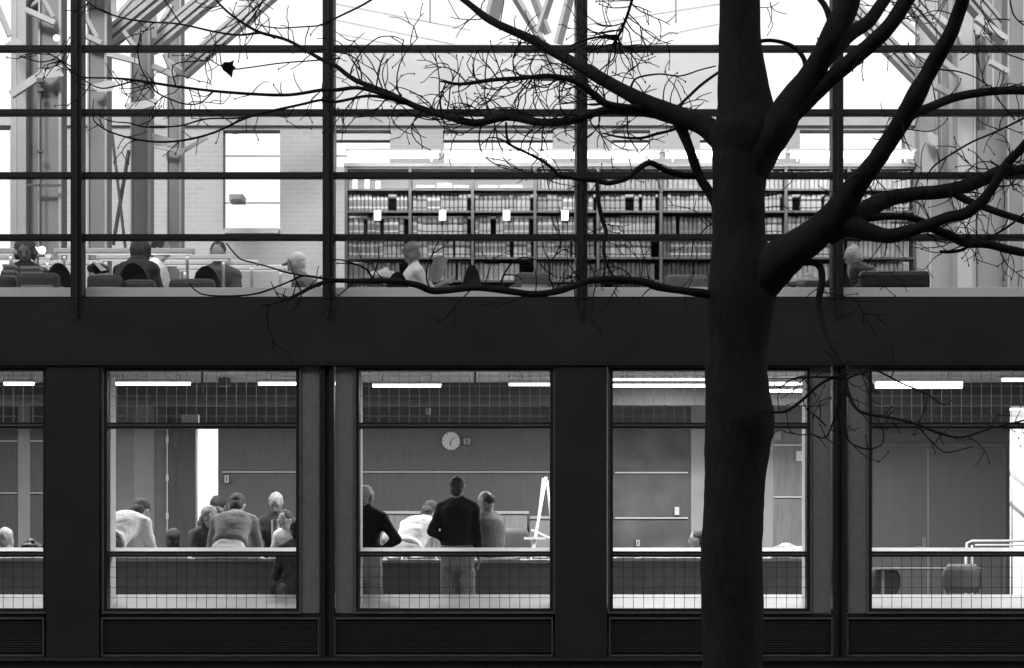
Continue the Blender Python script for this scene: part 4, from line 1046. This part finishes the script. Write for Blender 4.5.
limb([(846,392,2.4),(842,420,2),(850,442,1.8),(868,449,1.6),(882,444,1.3),(884,430,1)],slope=-.2)
limb([(916,424,1.8),(930,440,1.5),(944,452,1.4),(960,450,1.2),(973,446,1)],slope=-.3)
limb([(826,426,1.8),(818,418,1.6),(806,408,1.4),(803,398,1)],slope=.3)
limb([(703,128,4),(690,124,4),(672,130,3),(656,134,3),(640,138,3),(620,137,2.4),(603,133,1.6)],slope=.4)
limb([(660,108,4.5),(676,107,3),(686,99,3),(700,86,3),(716,74,3),(735,62,2)],slope=.6)
# thin branches, upper left
H1=limb([(408,102,5),(382,94,4),(359,88,4),(336,90,3.8),(322,90,3.6),(289,95,3.4),(252,94,3.2),(213,91,3),(173,86,2.8),(133,80,2.6),(110,78,1.8),(83,77,1.6),(68,68,1.6),(60,60,1.4),(46,52,1.2)],slope=-.8)
H2=limb([(412,105,4),(390,99,3.4),(367,96,3),(336,102,3),(322,100,2.8),(299,105,2.6),(276,110,2.6),(246,118,2.4),(213,133,2.3),(179,141,2.2),(146,141,2),(113,133,1.7),(96,123,1.4),(93,116,1.1)],slope=-.5)
limb([(260,114,2),(240,118,1.9),(206,119,1.8),(179,126,1.8),(146,127,1.7),(129,123,1.5),(110,121,1.2),(93,112,1)],slope=.3)
limb([(390,-20,2.6),(371,0,2.2),(336,18,1.9),(322,25,1.6),(300,27,1.4),(276,28,1.3),(255,24,1.1)],slope=.5)
limb([(275,38,2.6),(262,33,2.6),(239,35,2.2),(216,32,2),(179,24,1.9),(149,22,1.8),(123,18,1.7),(100,10,1.6),(86,0,1.5),(78,-12,1.4)],slope=.5)
LW=limb([(340,58,2),(322,60,1.5),(282,63,1.4),(246,68,1.3),(232,69,1.2),(219,65,1.1),(206,57,1)],slope=.3)
limb([(133,80,2.2),(150,84,1.8),(156,92,1.6),(170,99,1.6),(185,104,1.6),(200,103,1.4),(213,92,1.4)],slope=.3)
limb([(136,80,2),(116,86,1.6),(100,88,1.4),(84,80,1.3),(70,66,1.4),(56,60,1.2),(40,62,1.2),(22,57,1)],slope=.5)
limb([(176,86,1.6),(172,70,1.3),(178,63,1.2),(200,61,1.1),(212,60,1)],slope=-.3)
limb([(150,84,1.6),(141,68,1.5),(138,52,1.3),(140,36,1.1),(141,28,1)],slope=-.4)
limb([(180,23,1.5),(170,8,1.4),(160,-6,1.3)],slope=.5); limb([(246,26,1.5),(256,12,1.6),(262,2,1.4),(262,-10,1.3)],slope=.4)
limb([(510,145,2.2),(500,139,1.6),(489,138,1.3),(480,146,1)],slope=.2)
TW=[]
# top centre-right tangle
G1=limb([(612,46,2.4),(616,40,2.8),(621,31,3),(627,16,3),(632,0,3),(636,-16,3)][::-1],slope=.3)
limb([(616,40,2.4),(600,37,2.4),(585,40,2.4),(570,46,1.6)],slope=-.3); limb([(616,42,2),(614,58,1.6),(605,66,1.4),(596,74,1.2)],slope=.3)
limb([(630,92,3),(633,82,2.2),(640,77,2),(660,74,1.8),(680,76,1.6),(700,70,1.5),(716,66,1.4)],slope=-.5)
# random twigs
tw=MB(); rt=random.Random(21); ntw=0
def twig(u,v,d,ang,L,w,lev):
    global ntw
    ntw+=1
    step=4.5; n=max(3,int(L/step)); pts=[(u,v,d)]; curl=rt.choice((-1,1))*rt.uniform(.03,.16); dsl=rt.uniform(-.02,.02)
    for i in range(n):
        ang+=curl+rt.uniform(-.16,.16); 
        if rt.random()<.07: ang+=rt.choice((-1,1))*rt.uniform(.3,.5)
        u+=math.cos(ang)*step; v-=math.sin(ang)*step; d+=dsl; pts.append((u,v,d))
        if lev<2 and rt.random()<(.12 if lev else .2) and i>1 : twig(u,v,d,ang+rt.choice((-1,1))*rt.uniform(.5,1.1),L*rt.uniform(.3,.6),w*.75,lev+1)
    tw.tube([P(*p) for p in pts],[max(.40,w/2*(1-.45*i/n))*pts[0][2]/F for i in range(n+1)],5)
    if rt.random()<.35:
        p=P(*pts[-1]); tw.ell(p,[Vector((.0042,0,0)),Vector((0,.0042,0)),Vector((0,0,.008))],6,4)
def sprout(limbpts,n,lo,hi,w=1.3,t0=.1,t1=1,bias=None):
    for k in range(n):
        i=int((t0+(t1-t0)*rt.random())*(len(limbpts)-2)); a=limbpts[i]; b=limbpts[i+1]
        base=math.atan2(-(b[1]-a[1]),b[0]-a[0]); ang=base+rt.choice((-1,1))*rt.uniform(.5,1.35)
        if bias is not None and 390<a[0]<462: continue
        if bias is not None and rt.random()<.5: ang=bias+rt.uniform(-.7,.7)
        twig(a[0],a[1],a[2],ang,rt.uniform(lo,hi),w,0)
sprout(LB,50,24,78,1.7,.08,.62); sprout(LB,8,10,26,1.2,.62,1)
sprout(LC,44,22,66,1.6,.1,1); sprout(LA,24,16,46,1.3,.12,.9)
sprout(H1,24,12,34,1.2,.05,1); sprout(H2,14,8,22,1.1,.05,1)
sprout(LE,12,12,34,1.3,.25,1); sprout(LF,10,12,34,1.3,.1,1); sprout(LG,36,16,50,1.5,.15,1,bias=math.pi/2)
sprout(LT2,16,10,30,1.2,.15,1); sprout(LS2,14,14,40,1.4,.4,1); sprout(LS3,12,12,34,1.4,.3,1); sprout(G1,26,20,60,1.5,.2,1); sprout(R1,3,8,18,1.2,.3,.9); sprout(LT,4,8,22,1.2,.3,1); sprout(LW,5,5,12,.9,.3,1)
for (u,v,a,L,w) in ((676,110,1.2,40,1.6),(664,108,1.7,44,1.6),(672,110,2.1,38,1.5),(668,112,.8,42,1.5),(690,117,1.0,30,1.4),(682,112,1.45,46,1.5),(650,100,2.3,44,1.6),
   (1005,40,2.6,50,1.6),(1010,20,3.3,44,1.4),(1010,0,-1.7,60,1.8),(1024,60,2.9,50,1.5),(1015,120,2.2,60,1.6),(1000,130,1.9,50,1.4),(990,160,-.7,36,1.3),
   (745,5,-.3,40,1.2),(770,2,-1.3,30,1.2),(920,110,.2,20,1.3),(932,68,.25,70,2.0),(960,60,.5,40,1.3),(958,245,1.8,36,1.3),(968,244,1.2,40,1.3),(985,244,2.2,36,1.3),(1005,246,-.9,40,1.2),(875,196,1.9,40,1.5),(915,190,1.5,50,1.5),(720,220,3.4,70,1.4),(712,225,2.7,50,1.3),(765,196,.1,44,1.3),(766,208,.3,36,1.2),
   (820,288,-2.8,28,1.2),(822,292,.1,60,1.3),(830,290,.35,70,1.2),(560,250,1.3,40,1.5),(640,282,1.4,46,1.4),(880,290,.5,36,1.0),(500,288,1.3,60,2.2),(555,292,1.9,58,2.0),(430,288,1.9,56,1.8),(375,281,2.2,60,2.4),(372,281,1.2,40,1.6)):
    q,_=near(u,v); twig(u,v,q[2],a,L,w,0)
thin=[q for q in ALL if q[3]<9 and ((q[0]>905 and q[1]<300) or (q[0]<345 and q[1]<150) or (780<q[0]<1020 and q[1]>365))]
for k in range(150):
    q=rt.choice(thin); twig(q[0],q[1],q[2],rt.uniform(0,6.28),rt.uniform(10,40),1.25,0)
thick=[q for q in ALL if q[3]>=7 and q[0]>860 and q[1]<260]
for k in range(64):
    q=rt.choice(thick); twig(q[0],q[1],q[2],rt.uniform(0,6.28),rt.uniform(22,62),1.5,0)
print('twigs',ntw,len(tw.v))
tw.build('twigs',M_twig,T)
# the one leaf left on the tree
f=MB(); d=near(229,68)[0][2]
poly=[(221,66),(224,62),(230,62),(234,60),(233,65),(236,68),(233,71),(232,78),(228,74),(223,70)]
n=len(poly); vs=[P(u,v,d-.02+.015*math.sin(u)) for u,v in poly]+[P(u,v,d-.017+.015*math.sin(u)) for u,v in poly]
f.add(vs,[tuple(range(n)),tuple(range(2*n-1,n-1,-1))]+[(i,(i+1)%n,n+(i+1)%n,n+i) for i in range(n)]); f.build('leaf',M_leaf,T)

# ------------------------------------------------------------------ added unseen block that keeps sun and sky off the facade
ob=empty('added_shade_block',(0,-7,-.5),'tall dark brick block added behind the camera to shade the facade','building')
f=MB(); f.box(-34,34,-17,-7,-.5,28.5); f.build('wall',brick_mat('dark_brick',.12,.09,.15),ob)
for i in range(12):
    for j in range(6):
        f=MB(); x=-31+i*5.4; z=1+j*3.9; f.box(x,x+1.6,-6.98,-6.9,z,z+2.2); f.build('window',M_chair,ob)
# ------------------------------------------------------------------ light
SUN_EL,SUN_AZ=36,-168      # azimuth from +Y (behind the building) towards +X
w=bpy.data.worlds.new('World'); sc.world=w; w.use_nodes=True; nt=w.node_tree
sky=nt.nodes.new('ShaderNodeTexSky'); sky.sky_type='NISHITA'; sky.sun_disc=False
sky.sun_elevation=R(SUN_EL); sky.sun_rotation=R(SUN_AZ); sky.dust_density=3.5; sky.air_density=1.0
bw=nt.nodes.new('ShaderNodeRGBToBW'); nt.links.new(sky.outputs[0],bw.inputs[0]); nt.links.new(bw.outputs[0],nt.nodes['Background'].inputs[0])
nt.nodes['Background'].inputs[1].default_value=.15
l=bpy.data.lights.new('sun','SUN'); l.energy=1.25; l.angle=R(11); so=bpy.data.objects.new('sun',l); COL.objects.link(so)
sd=Vector((math.sin(R(SUN_AZ))*math.cos(R(SUN_EL)),math.cos(R(SUN_AZ))*math.cos(R(SUN_EL)),math.sin(R(SUN_EL))))
so.rotation_euler=sd.to_track_quat('Z','Y').to_euler()
cam=bpy.data.cameras.new('camera'); co=bpy.data.objects.new('camera',cam); COL.objects.link(co); sc.camera=co
co.location=(0,0,EYE); co.rotation_euler=(R(90),0,0); cam.sensor_width=36; cam.lens=F/1024*36; cam.shift_y=(540-334)/1024; cam.clip_end=2000
sc.view_settings.view_transform='Standard'; sc.view_settings.look='None'; sc.view_settings.exposure=1.3; sc.view_settings.gamma=1
sc.render.engine='CYCLES'; sc.cycles.use_denoising=True; sc.cycles.max_bounces=8; sc.cycles.transparent_max_bounces=24
sc.cycles.sample_clamp_indirect=4; sc.cycles.caustics_reflective=False; sc.cycles.caustics_refractive=False
